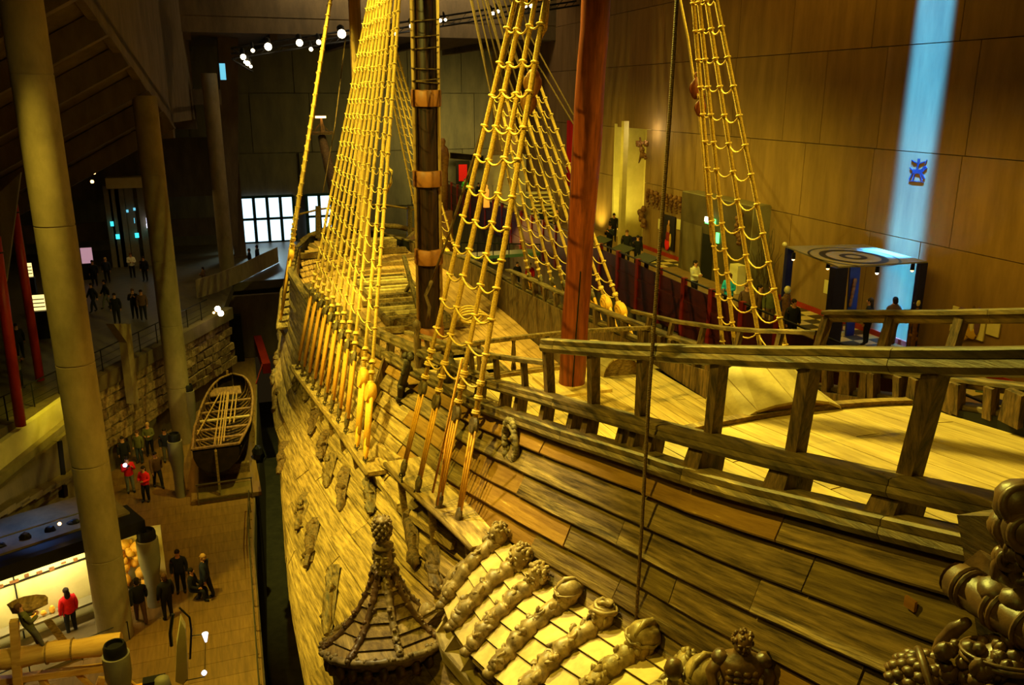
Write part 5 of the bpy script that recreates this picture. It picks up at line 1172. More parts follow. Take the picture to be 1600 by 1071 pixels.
# blue banner behind the canopy post, with carved red figure
bn = thing('blue_banner', 'narrow blue banner with an orange carved figure behind the canopy corner', 'banner', onZ(1335, 525, 8.7)); by = onZ(1335, 525, 8.7).y
q = [onY(x, y, by) for x, y in ((1329, 418), (1345, 418), (1334, 526), (1322, 526))]
m = MB(); m.prism(q, (0, .08, 0)); m.build('banner_board', 'blue_post', bn)
c = onY(1334, 458, by-.08); m = MB()
for k in range(7): m.ball(onY(1336-k*1.2, 440+k*6, by-.06), (.1-.005*k, .05, .12), 8, .3, 3, k)
m.build('carved_relief', 'sculpture_dark', bn, True)
rb = thing('red_figure', 'tall dark red standing figure beside the blue banner', 'figure', onZ(1325, 520, 8.7)); m = MB(); p = onZ(1321, 522, 8.7); p.y += .5
m.lathe([(.22, 0), (.2, .5), (.16, 1.1), (.2, 1.5), (.16, 1.9), (.07, 2.0), (.1, 2.1), (.09, 2.25), (.02, 2.32)], p, 12); m.v = [(v[0]+.03*noise.noise(Vector(v)*4), v[1], v[2]) for v in m.v]; m.build('robe', 'red_cloth', rb, True)
# herm posts with pale heads under the canopy
for x, y0, y1, lab in ((1224, 525, 450, 'dark carved herm post with a pale round head at the left of the canopy'), (1421, 556, 470, 'reddish carved herm post with a pale round head at the right of the canopy')):
    p = onZ(x, y0, 8.7); hh = onY(x, y1, p.y).z-8.7; t = thing('herm_post', lab, 'sculpture', p); m = MB(); m.lathe([(.12, 0), (.15, hh*.3), (.13, hh*.5), (.17, hh*.7), (.12, hh*.85), (.08, hh*.88)], p, 10)
    for k in range(9): m.ball(p+Vector((R.uniform(-.1, .1), R.uniform(-.1, .1), R.uniform(.3, .8)*hh)), .09, 7, .3, 3, k)
    m.build('shaft', 'sculpture_dark', t, True); m = MB(); m.ball(p+Vector((0, 0, hh*.95)), (.13, .13, .16), 10); m.build('head', 'bone', t, True)
# grey portal with dark doorway and exit sign
pt = thing('grey_portal', 'grey box portal with a dark doorway standing against the right wall', 'portal', onW(1120, 440))
def wbox(x0, y0, x1, y1, off, th):     # box between two wall points, standing off the wall by off
    a = onW(x0, y0, off); b = onW(x1, y1, off); return a, b
def wquad(pts, off, th):
    q = [onW(x, y, off) for x, y in pts]; return q
q = wquad(((1068, 300), (1176, 320), (1170, 425), (1062, 402)), .9, .1)
base_z = 8.7
ya, yb2 = q[3].y, q[2].y; zt = q[0].z
def wpt(y, z, off): return Vector((Xw(y), y, z))-nW*off
m = MB(); m.sheet([[wpt(ya, 8.7, .9), wpt(yb2, 8.7, .9)], [wpt(ya, zt, .9), wpt(yb2, zt, .9)]], nW*.08); m.build('front_panel', 'portal_grey', pt)
m = MB(); m.sheet([[wpt(ya, 8.7, .9), wpt(ya, 8.7, 0)], [wpt(ya, zt, .9), wpt(ya, zt, 0)]], (0, .06, 0)); m.build('side_panel', 'portal_grey', pt)
m = MB(); m.sheet([[wpt(yb2, 8.7, .9), wpt(yb2, 8.7, 0)], [wpt(yb2, zt, .9), wpt(yb2, zt, 0)]], (0, -.06, 0)); m.sheet([[wpt(ya, zt, .9), wpt(ya, zt, 0)], [wpt(yb2, zt, .9), wpt(yb2, zt, 0)]], (0, 0, .05)); m.build('top_panel', 'panel_grey', pt)
d0, d1 = onW(1096, 400, .95).y, onW(1113, 400, .95).y
m = MB(); m.sheet([[wpt(d0, 8.7, .93), wpt(d1, 8.7, .93)], [wpt(d0, 10.9, .93), wpt(d1, 10.9, .93)]], nW*.02); m.build('doorway', 'void', pt)
m = MB(); m.sheet([[wpt(ya-.3, 8.7, .94), wpt(d0+.1, 8.7, .94)], [wpt(ya-.3, 11.2, .94), wpt(d0+.1, 11.2, .94)]], nW*.03); m.build('door_leaf', 'dark_concrete', pt)
p = onW(1110, 346, 1.0); m = MB(); m.box(p, (.08, .9, .3), rW); m.build('sign_box', 'exit_green', pt); p2 = onW(1105, 343, 1.05); m = MB(); m.box(p2, (.08, .35, .22), rW); m.build('emergency_lamp', 'lamp_white', pt)
point('exit_glow', p-nW*.3, 1.5, (.3, 1, .4))
m = MB(); m.box(onW(1121, 372, .98), (.05, .25, .5), rW); m.build('small_sign', 'exit_green', pt)
# plinth with paper, twig bundle, dark carvings
m = MB(); p = onW(1156, 392, 1.1); m.box((p.x, p.y, 9.35), (.5, .7, 1.3), rW); tag(m.build('plinth', 'paper'), 'pale plinth against the right end of the grey portal', 'plinth')
m = MB()
for k in range(9): m.ball(onW(1152+R.uniform(-3, 5), 336+k*5.5, 1.2), R.uniform(.1, .17), 8, .4, 3, k)
tag(m.build('hanging_carving', 'sculpture_dark', None, True), 'dark knotted carving hanging above the pale plinth', 'sculpture')
tw = thing('twig_bundle', 'tall bundle of bare dark branches standing against the right wall', 'branches', onW(1190, 470, .8))
for k in range(26):
    p = onW(1190+R.uniform(-14, 14), 468, R.uniform(.4, 1.0)); p.z = 8.7; d = Vector((R.uniform(-.5, .2), R.uniform(-.8, .8), R.uniform(2, 3.3)))
    m = MB(); m.tube([p, p+d*.4+Vector((0, R.uniform(-.2, .2), 0)), p+d*.75, p+d+Vector((0, R.uniform(-.4, .4), 0))], [.025, .02, .014, .006], 5); m.build('branch', 'dry_twig', tw)
# row of carved brackets on the wall and the painting below
for k in range(8):
    x = 1012+k*7.2; y = 300+k*1.7; t = thing('wall_carving', ('first', 'second', 'third', 'fourth', 'fifth', 'sixth', 'seventh', 'eighth')[k]+' from the left of eight brown carved brackets in a row on the wall', 'sculpture', onW(x, y, .2), 'carved brackets above the painting')
    m = MB()
    for j in range(6): m.ball(onW(x+R.uniform(-1.4, 1.4)+j*.3, y+j*4.6, .3-.02*j), (.15-.018*j, .15-.02*j, .17-.02*j), 8, .6, 3, k*9+j)
    m.build('bracket', 'sculpture_dark', t, True)
m = MB()
for j in range(6): m.ball(onW(1003+R.uniform(-3, 3), 327+j*5, .3), (.16, .22, .2), 8, .4, 3, j)
tag(m.build('wall_carving', 'sculpture_dark', None, True), 'lower single brown carving left of the bracket row', 'sculpture')
def wpanel(x0, y0, x1, y1, mt, nm, off, th, par=None, lab=None, cat='picture'):
    a = onW(x0, y0, off); b = onW(x1, y1, off); m = MB(); c = (a+b)/2; m.box(c, (th, abs(a.y-b.y), abs(a.z-b.z)), rW); o = m.build(nm, mt, par)
    if lab: tag(o, lab, cat)
    return o
pn = thing('framed_painting', 'tall narrow dark painting of a figure in red and gold robes', 'painting', onW(1045, 365, .05))
wpanel(1036, 334, 1053, 393, 'black', 'canvas', .06, .06, pn)
for k, (x, y, rx, rz, mt) in enumerate(((1045, 348, .1, .14, 'skin'), (1044, 358, .2, .3, 'new_oak'), (1043, 370, .24, .4, 'red_paint'), (1042, 382, .3, .35, 'cloth_red'), (1047, 376, .12, .4, 'log_wood'))):
    m = MB(); m.ball(onW(x, y, .1), (.02, rx, rz), 10, .2, 2, k, rW); m.build('painted_robe', mt, pn, True)
for x, y, w_ in ((1029, 342, 8), (1058, 342, 7)): wpanel(x, y, x+w_-1, y+18, 'paper', 'text_panel', .05, .03, None, 'pale text sheet %s the tall red painting' % ('left of' if x < 1040 else 'right of'), 'sign')
# niche: bright yellow recess
ni = MB(); ni.box((Xw(47.3)+2.2, 47.3, 12.2), (.2, 4.6, 7.2)); ni.box((Xw(47.3)+1.1, 49.5, 12.2), (2.2, .2, 7.2)); ni.box((Xw(47.3)+1.1, 45.1, 12.2), (2.2, .2, 7.2)); struct('wall_niche', ni, 'plaster')
for (x0, x1, y0, y1, lab) in ((940, 964, 197, 372, 'wide grey pilaster at the left of the lit recess'), (966, 974, 197, 388, 'slim pale pilaster dividing the lit recess')):
    pass
m = MB(); a = onZ(970, 390, 8.7); m.box((a.x, a.y, 12.4), (.3, .35, 7.4), rW); tag(m.build('pilaster', 'plaster'), 'pale square pilaster in front of the brightly lit recess', 'pilaster')
spot('niche_up', (24.2, 47.6, 9.0), (25.9, 47.6, 12), 750, 120, (1, .86, .1), .8); point('niche_lamp', onW(1016, 205, .6)+Vector((0, .3, 0)), 60, (1, .9, .45))
spot('niche_up_b', (24, 51.5, 9.0), (26, 52, 12), 450, 120, (1, .86, .1), .8)
m = MB()
for k in range(14): m.ball(onW(1004+R.uniform(-9, 9), 236+R.uniform(-14, 14), .5), R.uniform(.06, .2), 7, .5, 3, k)
m.tube([onW(1000, 215, .4), onW(1003, 240, .5), onW(998, 255, .5)], [.05, .12, .03], 6); tag(m.build('wire_sculpture', 'sculpture_dark', None, True), 'small dark winged sculpture on the lit recess wall', 'sculpture')
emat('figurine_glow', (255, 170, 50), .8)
# red banner far along the wall
m = MB(); a = onW(888, 188, .3); b = onW(902, 260, .3); rows = []
for k in range(17):
    y = a.y+(b.y-a.y)*k/16.; rows.append([Vector((Xw(y), y, z))-nW*(.35+.1*math.sin(k*1.9)) for z in (a.z, (a.z+b.z)/2-1, b.z-1.5)])
m.sheet(rows, nW*.03); tag(m.build('red_banner', 'red_cloth', None, True), 'long red hanging banner behind the red-brown mast', 'banner')
# far right exhibits: white stepped stage, figures, poster, dentil frieze
fx = thing('white_display', 'pale boxy display stand far back on the right gallery', 'display', onZ(795, 322, 8.7)); fy = onZ(795, 322, 8.7).y
for (x0, y0, x1, y1) in ((757, 243, 820, 322), (770, 290, 812, 325)):
    a, b = onY(x0, y0, fy-(.4 if y0 > 280 else 0)), onY(x1, y1, fy); m = MB(); m.box(((a.x+b.x)/2, a.y, (a.z+b.z)/2), (abs(b.x-a.x), .5, abs(a.z-b.z))); m.build('display_box', 'plaster', fx)
sx_ = thing('stacked_shelves', 'stack of pale slatted steps seen through the starboard shrouds', 'steps', onZ(845, 330, 8.7)); sy = 54
for x_ in (826, 862): p_ = onY(x_, 300, sy); m = MB(); m.box((p_.x, sy, (p_.z+8.7)/2), (.08, .7, p_.z-8.7)); m.build('side_panel', 'panel_grey', sx_)
for k in range(8):
    a, b = onY(824+k*.6, 300+k*6.2, sy), onY(862+k*.6, 302.5+k*6.2, sy); m = MB(); m.box(((a.x+b.x)/2, sy, (a.z+b.z)/2), (b.x-a.x, .7, .09)); m.build('step', 'plaster', sx_)
p = onY(723, 270, 76.5); 
m = MB(); m.box(p, (1.3, .1, 2.2)); o = m.build('red_poster', 'black'); tag(o, 'small dark poster with a red picture on the far wall', 'poster'); m = MB(); m.box(p-Vector((0, .06, 0)), (.8, .04, 1.5)); m.build('poster_print', 'cloth_red', o)
fr = thing('dentil_frieze', 'row of small dark square marks along the far wall', 'frieze', onY(730, 245, 76.5))
for k in range(22):
    m = MB(); m.box(onY(703+k*2.5, 243+k*.25, 76.6), (.3, .08, .55)); m.build('square_mark', 'dark_concrete', fr)
m = MB(); a = onY(692, 243, 60); m.box((a.x, a.y, (a.z-3.9+5)/2), (1, 1, a.z-3.9-5)); m.lathe([(.3, -3.9), (.35, -2), (.3, -1), (.45, .0), (.35, .5), (.15, .7), (.25, 1.0), (.1, 1.2)], a+Vector((0, 0, 0)), 10); m.v = [(v[0]+.1*noise.noise(Vector(v)*2), v[1], v[2]) for v in m.v]; tag(m.build('gold_figure', 'new_oak', None, True), 'golden standing figure far back just right of the main mast', 'sculpture')
area('far_right_wash', (21, 70.5, 15.5), (20.5, 78, 10), 700, 8, 2, (1, .78, .16)); spot('display_wash', (18, 48, 15), onZ(795, 322, 8.7)+Vector((0, 0, 2.5)), 1500, 40, (1, .8, .2)); spot('gold_figure_lamp', (15, 50, 14), a, 200, 20)
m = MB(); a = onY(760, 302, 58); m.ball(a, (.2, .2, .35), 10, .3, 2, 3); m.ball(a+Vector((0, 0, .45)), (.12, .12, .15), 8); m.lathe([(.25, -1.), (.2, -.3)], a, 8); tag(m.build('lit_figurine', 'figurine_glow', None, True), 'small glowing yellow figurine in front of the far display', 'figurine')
# art panels low on the right wall
ar = thing('art_panel', 'unframed panel print with yellow and violet shapes low on the right wall', 'picture', onW(1515, 500, .05))
wpanel(1490, 478, 1536, 534, 'paper', 'panel_board', .06, .05, ar)
for k, (x, y, a_, b_, mt) in enumerate(((1506, 505, .3, .5, 'log_wood'), (1512, 520, .45, .18, 'case_yellow'), (1520, 492, .12, .3, 'cloth_brown'), (1527, 505, .12, .55, 'cloth_violet'), (1502, 525, .3, .12, 'case_yellow'), (1518, 510, .08, .3, 'paper'), (1505, 485, .2, .1, 'cloth_violet'))):
    if mt not in M: mat(mt, (196, 150, 30) if mt == 'case_yellow' else (104, 70, 96), bump=0)
    m = MB(); m.ball(onW(x, y, .1), (.015, a_, b_), 10, .25, 2, k, rW); m.build('painted_shape', mt, ar, True)
wpanel(1544, 500, 1560, 528, 'paper', 'info_sheet', .05, .04, None, 'small pale information sheet right of the violet and yellow panel', 'sign')
for k, x in enumerate((1291, 1301)): wpanel(x-2, 437, x+6, 461, 'paper', 'wall_text', .05, .03, None, ('left' if k == 0 else 'right')+' one of two pale text sheets left of the canopy corner post', 'sign')
for k in range(7):
    y = 16.5+k*.9; c = Vector((Xw(y), y, 8.73))-nW*(1.2+.5*(k % 2)); m = MB(); m.box(c, (.5, .5, .02), rW @ Matrix.Rotation(.8, 3, 'Z')); m.build('tile', ('tile_red', 'blue_post', 'tile_dark')[k % 3] if k % 2 else 'green_steel', gfl)
# projected horseman emblem, its shade put into a flat dark plate
em = onW(1434, 267, .006); m = MB()
def ep(a, b): return em+dW*(-a)*.72+Vector((0, 0, b*.8))
def seg(a, b, w_): m.bar(ep(*a), ep(*b), .016, w_, tuple(nW.cross((ep(*b)-ep(*a)).normalized())))
seg((-.35, -.05), (.3, -.02), .15); seg((.25, .0), (.45, .18), .14); seg((.42, .2), (.55, .12), .1); seg((-.32, -.1), (-.5, -.42), .06); seg((-.2, -.15), (-.25, -.45), .06); seg((.2, -.12), (.35, -.4), .06); seg((.3, -.1), (.5, -.3), .06); seg((-.35, 0), (-.55, .1), .05)
seg((-.05, .05), (-.02, .4), .1); seg((-.02, .38), (-.02, .52), .12); seg((-.05, .3), (-.5, .42), .05); seg((0, .3), (.4, .42), .04); seg((.4, .3), (.5, .5), .04); seg((-.5, -.47), (.5, -.45), .03)
if 'emblem_shade' not in M: mat('emblem_shade', (10, 22, 58), bump=0)
tag(m.build('horseman_emblem', 'emblem_shade'), 'small dark blue projected horse and rider emblem on the light blue strip of wall', 'emblem')
# blue strip of light: a collimated narrow light under the roof, close to the wall
pc = onW(1436, 210); bl = bpy.data.lights.new('blue_strip_light', 'AREA'); bl.energy = 1300; bl.color = (.03, .30, 1.); bl.shape = 'RECTANGLE'; bl.size = 1.6; bl.size_y = 2.7; bl.spread = math.radians(2.2)
bo = bpy.data.objects.new('blue_strip_light', bl); COL.objects.link(bo); src = Vector((Xw(pc.y), pc.y, 33.6))-nW*2.05; bo.location = src
fwd = (Vector((Xw(pc.y), pc.y, 14))-src).normalized(); xv = dW.copy(); upv = (-fwd).cross(xv)
bo.matrix_world = Matrix(((xv.x, upv.x, -fwd.x, src.x), (xv.y, upv.y, -fwd.y, src.y), (xv.z, upv.z, -fwd.z, src.z), (0, 0, 0, 1)))

# ================================================================ LOWER RIGHT: stairs and railings beyond the starboard side
gs = thing('green_stair', 'green steel stair beyond the starboard side, right of the main mast', 'stairs', onZ(715, 440, 5))
a = onZ(690, 470, 5); a = Vector((15.5, 50, 5))
s0, s1 = onY(688, 440, 50), onY(722, 402, 50)
for off in (-.6, .6): m = MB(); m.bar(s0+Vector((0, off, -.2)), s1+Vector((0, off, -.2)), .1, .3); m.build('stringer', 'green_steel', gs)
for k in range(9): p = s0.lerp(s1, (k+.5)/9); m = MB(); m.box(p, (.28, 1.2, .05)); m.build('tread', 'green_steel', gs)
gw = thing('gallery_walkway', 'grey-green steel walkway with thin railing below the gallery barrier', 'walkway', onY(770, 400, 50))
a, b = onY(716, 402, 50), onY(838, 404, 50); m = MB(); m.box(((a.x+b.x)/2, 50, a.z), (b.x-a.x, 1.4, .2)); m.build('deck_plate', 'green_steel', gw)
for zz in (1.0,): m = MB(); m.tube([a+Vector((0, -.6, zz)), b+Vector((0, -.6, zz))], .04, 6); m.build('rail', 'black', gw)
for k in range(6): p = a.lerp(b, k/5.)+Vector((0, -.6, 0)); m = MB(); m.bar(p, p+Vector((0, 0, 1)), .05); m.build('post', 'black', gw)
# ================================================================ LIGHTING TRUSS
tr = thing('lighting_truss', 'dark lighting truss with stage lamps under the far ceiling', 'truss', onY(540, 60, 56))
ta, tb = onY(362, 92, 56), onY(905, 8, 56)
for dz, dy in ((0, 0), (.6, 0), (.3, .5)): m = MB(); m.tube([ta+Vector((0, dy, dz)), tb+Vector((0, dy, dz))], .06, 6); m.build('chord', 'black', tr)
m = MB()
for k in range(40):
    p = ta.lerp(tb, k/40.); q_ = ta.lerp(tb, (k+1)/40.); m.bar(p, q_+Vector((0, 0, .6)) if k % 2 else q_+Vector((0, .5, .3)), .03)
m.build('lacing', 'black', tr)
ta2, tb2 = onY(362, 92, 56), onY(420, 60, 44)
for dz in (0, .6): m = MB(); m.tube([ta2+Vector((0, 0, dz)), onY(395, 112, 56)+Vector((0, 0, dz))], .06, 6); m.build('chord', 'black', tr)
big = [(380, 89, .22), (387, 99, .2), (383, 97, .12), (392, 104, .12), (395, 79, .15), (419, 73, .3), (468, 67, .28), (498, 66, .2), (486, 77, .16), (534, 53, .36), (564, 63, .17), (617, 50, .28), (645, 41, .3), (688, 32, .15), (696, 31, .12), (770, 21, .15), (778, 18, .15), (821, 9, .17), (830, 9, .17), (571, 45, .1)]
for k, (x, y, r_) in enumerate(big):
    c = onY(x, y, 55.4); t = thing('stage_lamp', 'glowing stage lamp number %s from the left on the far truss' % (k+1), 'lamp', c); 
    r_ *= .72; m = MB(); m.lathe([(r_*.9, 0), (r_*.9, .5), (r_*.4, .65)], c+Vector((0, .12, 0)), 10, (0, .6, .8)); m.build('housing', 'black', t); m = MB(); m.ball(c, r_, 12); m.build('lens', 'lamp_white', t, True)
    tx = (c.x-ta.x)/(tb.x-ta.x); hk = ta.lerp(tb, min(1, max(0, tx)))+Vector((0, 0, .02)); m = MB(); m.bar(c+Vector((0, .25, .05)), hk, .05); m.build('hanger', 'black', t)
nw_ = ['leftmost', 'second', 'third', 'fourth', 'fifth', 'sixth', 'seventh', 'eighth', 'ninth', 'tenth', 'eleventh', 'twelfth', 'thirteenth', 'fourteenth', 'fifteenth', 'sixteenth', 'seventeenth', 'eighteenth', 'nineteenth', 'rightmost']
order = sorted([o for o in bpy.data.objects if o.name.startswith('stage_lamp')], key=lambda o: proj(o.location)[0])
for k, o in enumerate(order): o['label'] = ('%s of the glowing stage lamps on the far truss, counted from the left' % nw_[k]) if 0 < k < 19 else '%s glowing stage lamp on the far truss' % nw_[k]; o['group'] = 'stage lamps on the far truss'
m = MB(); m.box(onY(348, 112, 60), (.35, .1, 1.0)); tag(m.build('blue_slot_lamp', 'cyan_tube'), 'narrow pale cyan wall lamp left of the truss end', 'lamp')
# dark stair-tower block at the far left corner of the hall
m = MB(); q = [onY(x, y, 66) for x, y in ((338, 0), (372, 0), (372, 385), (352, 385))]; m.prism(q, (0, 1.5, 0)); tag(m.build('tower_wall', 'dark_concrete'), 'dark vertical concrete wall strip left of the entrance windows', 'wall')
# ================================================================ LEFT: lifts, signs, cases, red masts
lf = thing('glass_lift', 'tall glass lift shaft with cyan indicator lights on the mezzanine', 'lift', onZ(195, 425, 5)); ly = 70
for x0, x1 in ((172, 178), (184, 186), (192, 195), (206, 210), (226, 229)):
    a, b = onY(x0, 290, ly), onY(x1, 425, ly); m = MB(); m.box(((a.x+b.x)/2, ly, (a.z+b.z)/2), (b.x-a.x, .4, a.z-b.z)); m.build('guide_post', 'panel_grey', lf)
for (x, y, w_, h_, mt) in ((175, 350, 6, 7, 'screen_cyan'), (184, 370, 7, 7, 'screen_cyan'), (214, 368, 7, 7, 'screen_cyan'), (199, 330, 4, 4, 'cyan_tube'), (210, 327, 4, 4, 'cyan_tube'), (233, 345, 10, 9, 'screen_white'), (233, 353, 9, 6, 'screen_white'), (235, 360, 8, 6, 'screen_cyan'), (210, 345, 2, 8, 'cyan_tube')):
    a, b = onY(x-w_/2, y-h_/2, ly-.5), onY(x+w_/2, y+h_/2, ly-.5); m = MB(); m.box(((a.x+b.x)/2, ly-.5, (a.z+b.z)/2), (b.x-a.x, .08, a.z-b.z)); m.build('indicator', mt, lf)
a, b = onY(165, 278, ly), onY(240, 292, ly); m = MB(); m.box(((a.x+b.x)/2, ly+.5, (a.z+b.z)/2), (b.x-a.x, 2, a.z-b.z)); m.build('lift_head', 'plaster', lf)
sg = thing('lit_sign', 'pink-white lit sign on a dark stand on the mezzanine', 'sign', onZ(134, 438, 5)); sy2 = onZ(134, 438, 5).y
a, b = onY(125, 388, sy2), onY(146, 411, sy2); m = MB(); m.box(((a.x+b.x)/2, sy2, (a.z+b.z)/2), (b.x-a.x, .1, a.z-b.z)); m.build('lit_panel', 'screen_pink', sg)
a, b = onY(122, 388, sy2), onY(147, 437, sy2); m = MB(); m.box(((a.x+b.x)/2, sy2+.1, (a.z+b.z)/2), (b.x-a.x+.2, .1, a.z-b.z)); m.build('stand', 'black', sg)
a, b = onY(118, 388, sy2), onY(121, 437, sy2); m = MB(); m.box(((a.x+b.x)/2, sy2+.1, (a.z+b.z)/2), (b.x-a.x, .2, a.z-b.z)); m.build('side_edge', 'plaster', sg)
for k, (x0, y0, x1, y1, Y) in enumerate(((50, 462, 72, 484, 50), (36, 412, 52, 432, 56))):
    t = thing('lit_case', ('lower' if k == 0 else 'upper')+' yellow-lit display case behind the red poles at left', 'display case', onY((x0+x1)/2, y1+14, Y)); a, b = onY(x0, y0, Y), onY(x1, y1, Y)
    m = MB(); m.box(((a.x+b.x)/2, Y, (a.z+b.z)/2), (b.x-a.x, .1, a.z-b.z)); m.build('lit_back', 'case_light', t)
    for j in range(1, 4): m = MB(); m.box(((a.x+b.x)/2, Y-.12, b.z+(a.z-b.z)*j/4), (b.x-a.x, .2, .03)); m.build('shelf', 'black', t)
    m = MB(); m.box(((a.x+b.x)/2, Y-.1, (b.z+5)/2), (b.x-a.x+.15, .5, b.z-5)); m.build('cabinet', 'black', t)
for k, (xa, ya, xb_, yb_, Y, r_) in enumerate(((18, 305, 50, 512, 42, .19), (-8, 370, 18, 560, 36, .2))):
    pa_, pb_ = onY(xa, ya, Y), onY(xb_, yb_, Y); pb_ = pa_.lerp(pb_, (pa_.z-5)/(pa_.z-pb_.z)); m = MB(); m.tube([pa_, pb_], r_, 12); t = m.build('red_pole', 'red_pipe', None, True); tag(t, ('tall slanting red pole nearest the thick column' if k == 0 else 'slanting red pole at the left picture edge'), 'pole')
    m = MB(); m.torus(onY(xa+(xb_-xa)*.13, ya+(yb_-ya)*.13, Y), r_*1.05, .03, onY(xa, ya, Y)-onY(xb_, yb_, Y), 14, 5); m.build('ring', 'black', t)
m = MB(); m.prism([onY(x, y, 38) for x, y in ((0, 300), (32, 270), (10, 440), (0, 470))], (0, .3, 0)); tag(m.build('slanted_grey_panel', 'far_concrete'), 'slanted blue-grey panel at the left edge behind the red poles', 'panel')
for k, (x, y) in enumerate(((144, 284), (147, 270), (232, 301), (115, 258))):
    m = MB(); m.ball(onY(x, y, 62), .11, 8); tag(m.build('ceiling_lamp', 'lamp_warm', None, True), ('small warm ceiling spotlight, %s of the four above the mezzanine' % ('second from the left', 'third from the left', 'rightmost', 'leftmost')[k]), 'lamp', 'mezzanine ceiling spots')
for k, (x, y) in enumerate(((340, 483), (345, 490), (334, 489))):
    m = MB(); m.ball(onY(x, y, 50), .17 if k < 2 else .07, 8); tag(m.build('wall_spotlight', 'lamp_white' if k < 2 else 'lamp_warm', None, True), ('upper bright', 'lower bright', 'small dim orange')[k]+' lamp of the cluster below the curved parapet', 'lamp', 'lamp cluster below the parapet')
bx = thing('pale_bracket_post', 'pale tapering concrete bracket post against the stone wall', 'post', onZ(197, 640, 0)); m = MB(); yb_ = onP(190, 560, A0+nA*.9, nA)
q = [onP(x, y, A0+nA*.8, nA) for x, y in ((165, 506), (192, 506), (205, 630), (198, 631), (186, 535))]; m.prism(q, nA*.4); m.build('bracket', 'column_concrete', bx)
# far end of the ground floor below the parapet: recessed wall with dark opening
m = MB(); m.box((1.0, 59.5, 2.2), (7, .4, 4.4)); struct('wall_end', m, 'dark_concrete')
m = MB(); m.box((onY(360, 530, 58.9).x, 58.9, 1.6), (1.6, .6, 3.2)); tag(m.build('dark_recess', 'black'), 'dark square opening box behind the small boat', 'opening')
m = MB(); m.bar(onZ(405, 560, 0)+Vector((0, 0, 1.3)), onZ(418, 590, 0)+Vector((0, 0, .6)), .5, .7); m.bar(onZ(400, 600, 0), onZ(412, 590, 0)+Vector((0, 0, .9)), .06); tag(m.build('red_cart', 'red_paint'), 'red slanting cart or ramp between the boat and the ship', 'cart')
m = MB(); c = onZ(405, 722, 0); m.ball(c+Vector((0, 0, .4)), (.3, .5, .45), 9, .3, 2, 3); tag(m.build('dark_bundle', 'black'), 'dark bundle on the floor right of the small boat', 'bundle')
m = MB(); c = onZ(195, 672, 0); 
for sx in (-.6, .6): m.bar(c+Vector((sx, 0, 0)), c+Vector((sx, 0, 1.2)), .06)
m.bar(c+Vector((-.6, 0, 1.2)), c+Vector((.6, 0, 1.2)), .06); m.bar(c+Vector((-.6, 0, .6)), c+Vector((.6, 0, .6)), .06); m.box(c+Vector((.1, .05, .9)), (.6, .05, .5)); tag(m.build('display_stand', 'barrier_red'), 'low red frame stand on the floor behind the left group', 'stand')
# lit display wall at lower left
w0, w1 = onZ(-60, 1035, 0), onZ(158, 950, 0); dw = (w1-w0).normalized(); nw = Vector((dw.y, -dw.x, 0)); Lw = (w1-w0).length
dp = thing('lit_display_wall', 'long brightly lit pale display wall with pictures and small shelves at lower left', 'display wall', w0)
m = MB(); m.bar(w0-dw*3+Vector((0, 0, 1.35)), w1+Vector((0, 0, 1.35)), .15, 2.7); m.build('back_board', 'plaster', dp)
rd = Matrix((dw, nw, (0, 0, 1))).transposed()
m = MB(); m.box(w1-dw*(Lw/2)+Vector((0, 0, 3.1))+nw*.3, (Lw+3, 1.6, .45), rd); m.build('roof_box', 'black', dp)
m = MB(); m.box(w1-dw*(Lw/2)+Vector((0, 0, .75))+nw*.5, (Lw, .5, .08), rd); m.build('shelf', 'panel_grey', dp)
m = MB(); m.box(w1-dw*(Lw/2)+Vector((0, 0, 2.15))+nw*.12, (Lw, .03, .05), rd); m.build('wire_rail', 'black', dp)
for k in range(3): m = MB(); m.box(w1-dw*(.1+2.4*k)+Vector((0, 0, 1.35))+nw*.1, (.04, .06, 2.7), rd); m.build('mullion', 'black', dp)
for k in range(16):
    m = MB(); p = w1-dw*(.6+k*.38)+nw*.12+Vector((0, 0, 2.22+.04*math.sin(k*2))); m.box(p, (R.uniform(.08, .3), .05, R.uniform(.05, .16)), rd); m.build('small_model', 'sculpture_dark', dp)
for k in range(7):
    m = MB(); p = w1-dw*(1.1+k*.27)+nw*.5+Vector((0, 0, .92)); m.ball(p, (.1, .08, R.uniform(.08, .2)), 8, .3, 2, k); m.build('shelf_object', 'tackle_new', dp)
m = MB(); p = w1-dw*4.6+nw*.13+Vector((0, 0, 1.65)); 
for k in range(20): m.ball(p+dw*(k*.13-1.3)+Vector((0, 0, .12*math.sin(k*.7)+.2)), (.12, .03, .05), 7, .3, 2, k, rd)
m.build('ship_outline', 'sculpture_dark', dp)
for k in range(3): area('display_strip', w1-dw*(1.2+2.3*k)+nw*.75+Vector((0, 0, 2.75)), w1-dw*(1.2+2.3*k)+nw*.0+Vector((0, 0, 1.6)), 85, 1.8, .12, (1, .9, .4))
bt_ = thing('display_bench', 'low rail-fronted platform in front of the lit display wall', 'platform', w1+nw*2); 
m = MB(); m.box(w1-dw*(Lw/2)+nw*1.4+Vector((0, 0, .08)), (Lw, 2.2, .12), rd); m.build('platform_base', 'dark_concrete', bt_)
m = MB(); m.tube([w1-dw*Lw+nw*2.6+Vector((0, 0, .7)), w1+nw*2.6+Vector((0, 0, .7))], .02, 5); m.build('rail', 'black', bt_)
for k in range(5): p = w1-dw*(k*1.5)+nw*2.6; m = MB(); m.bar(p, p+Vector((0, 0, .7)), .03); m.build('post', 'black', bt_)
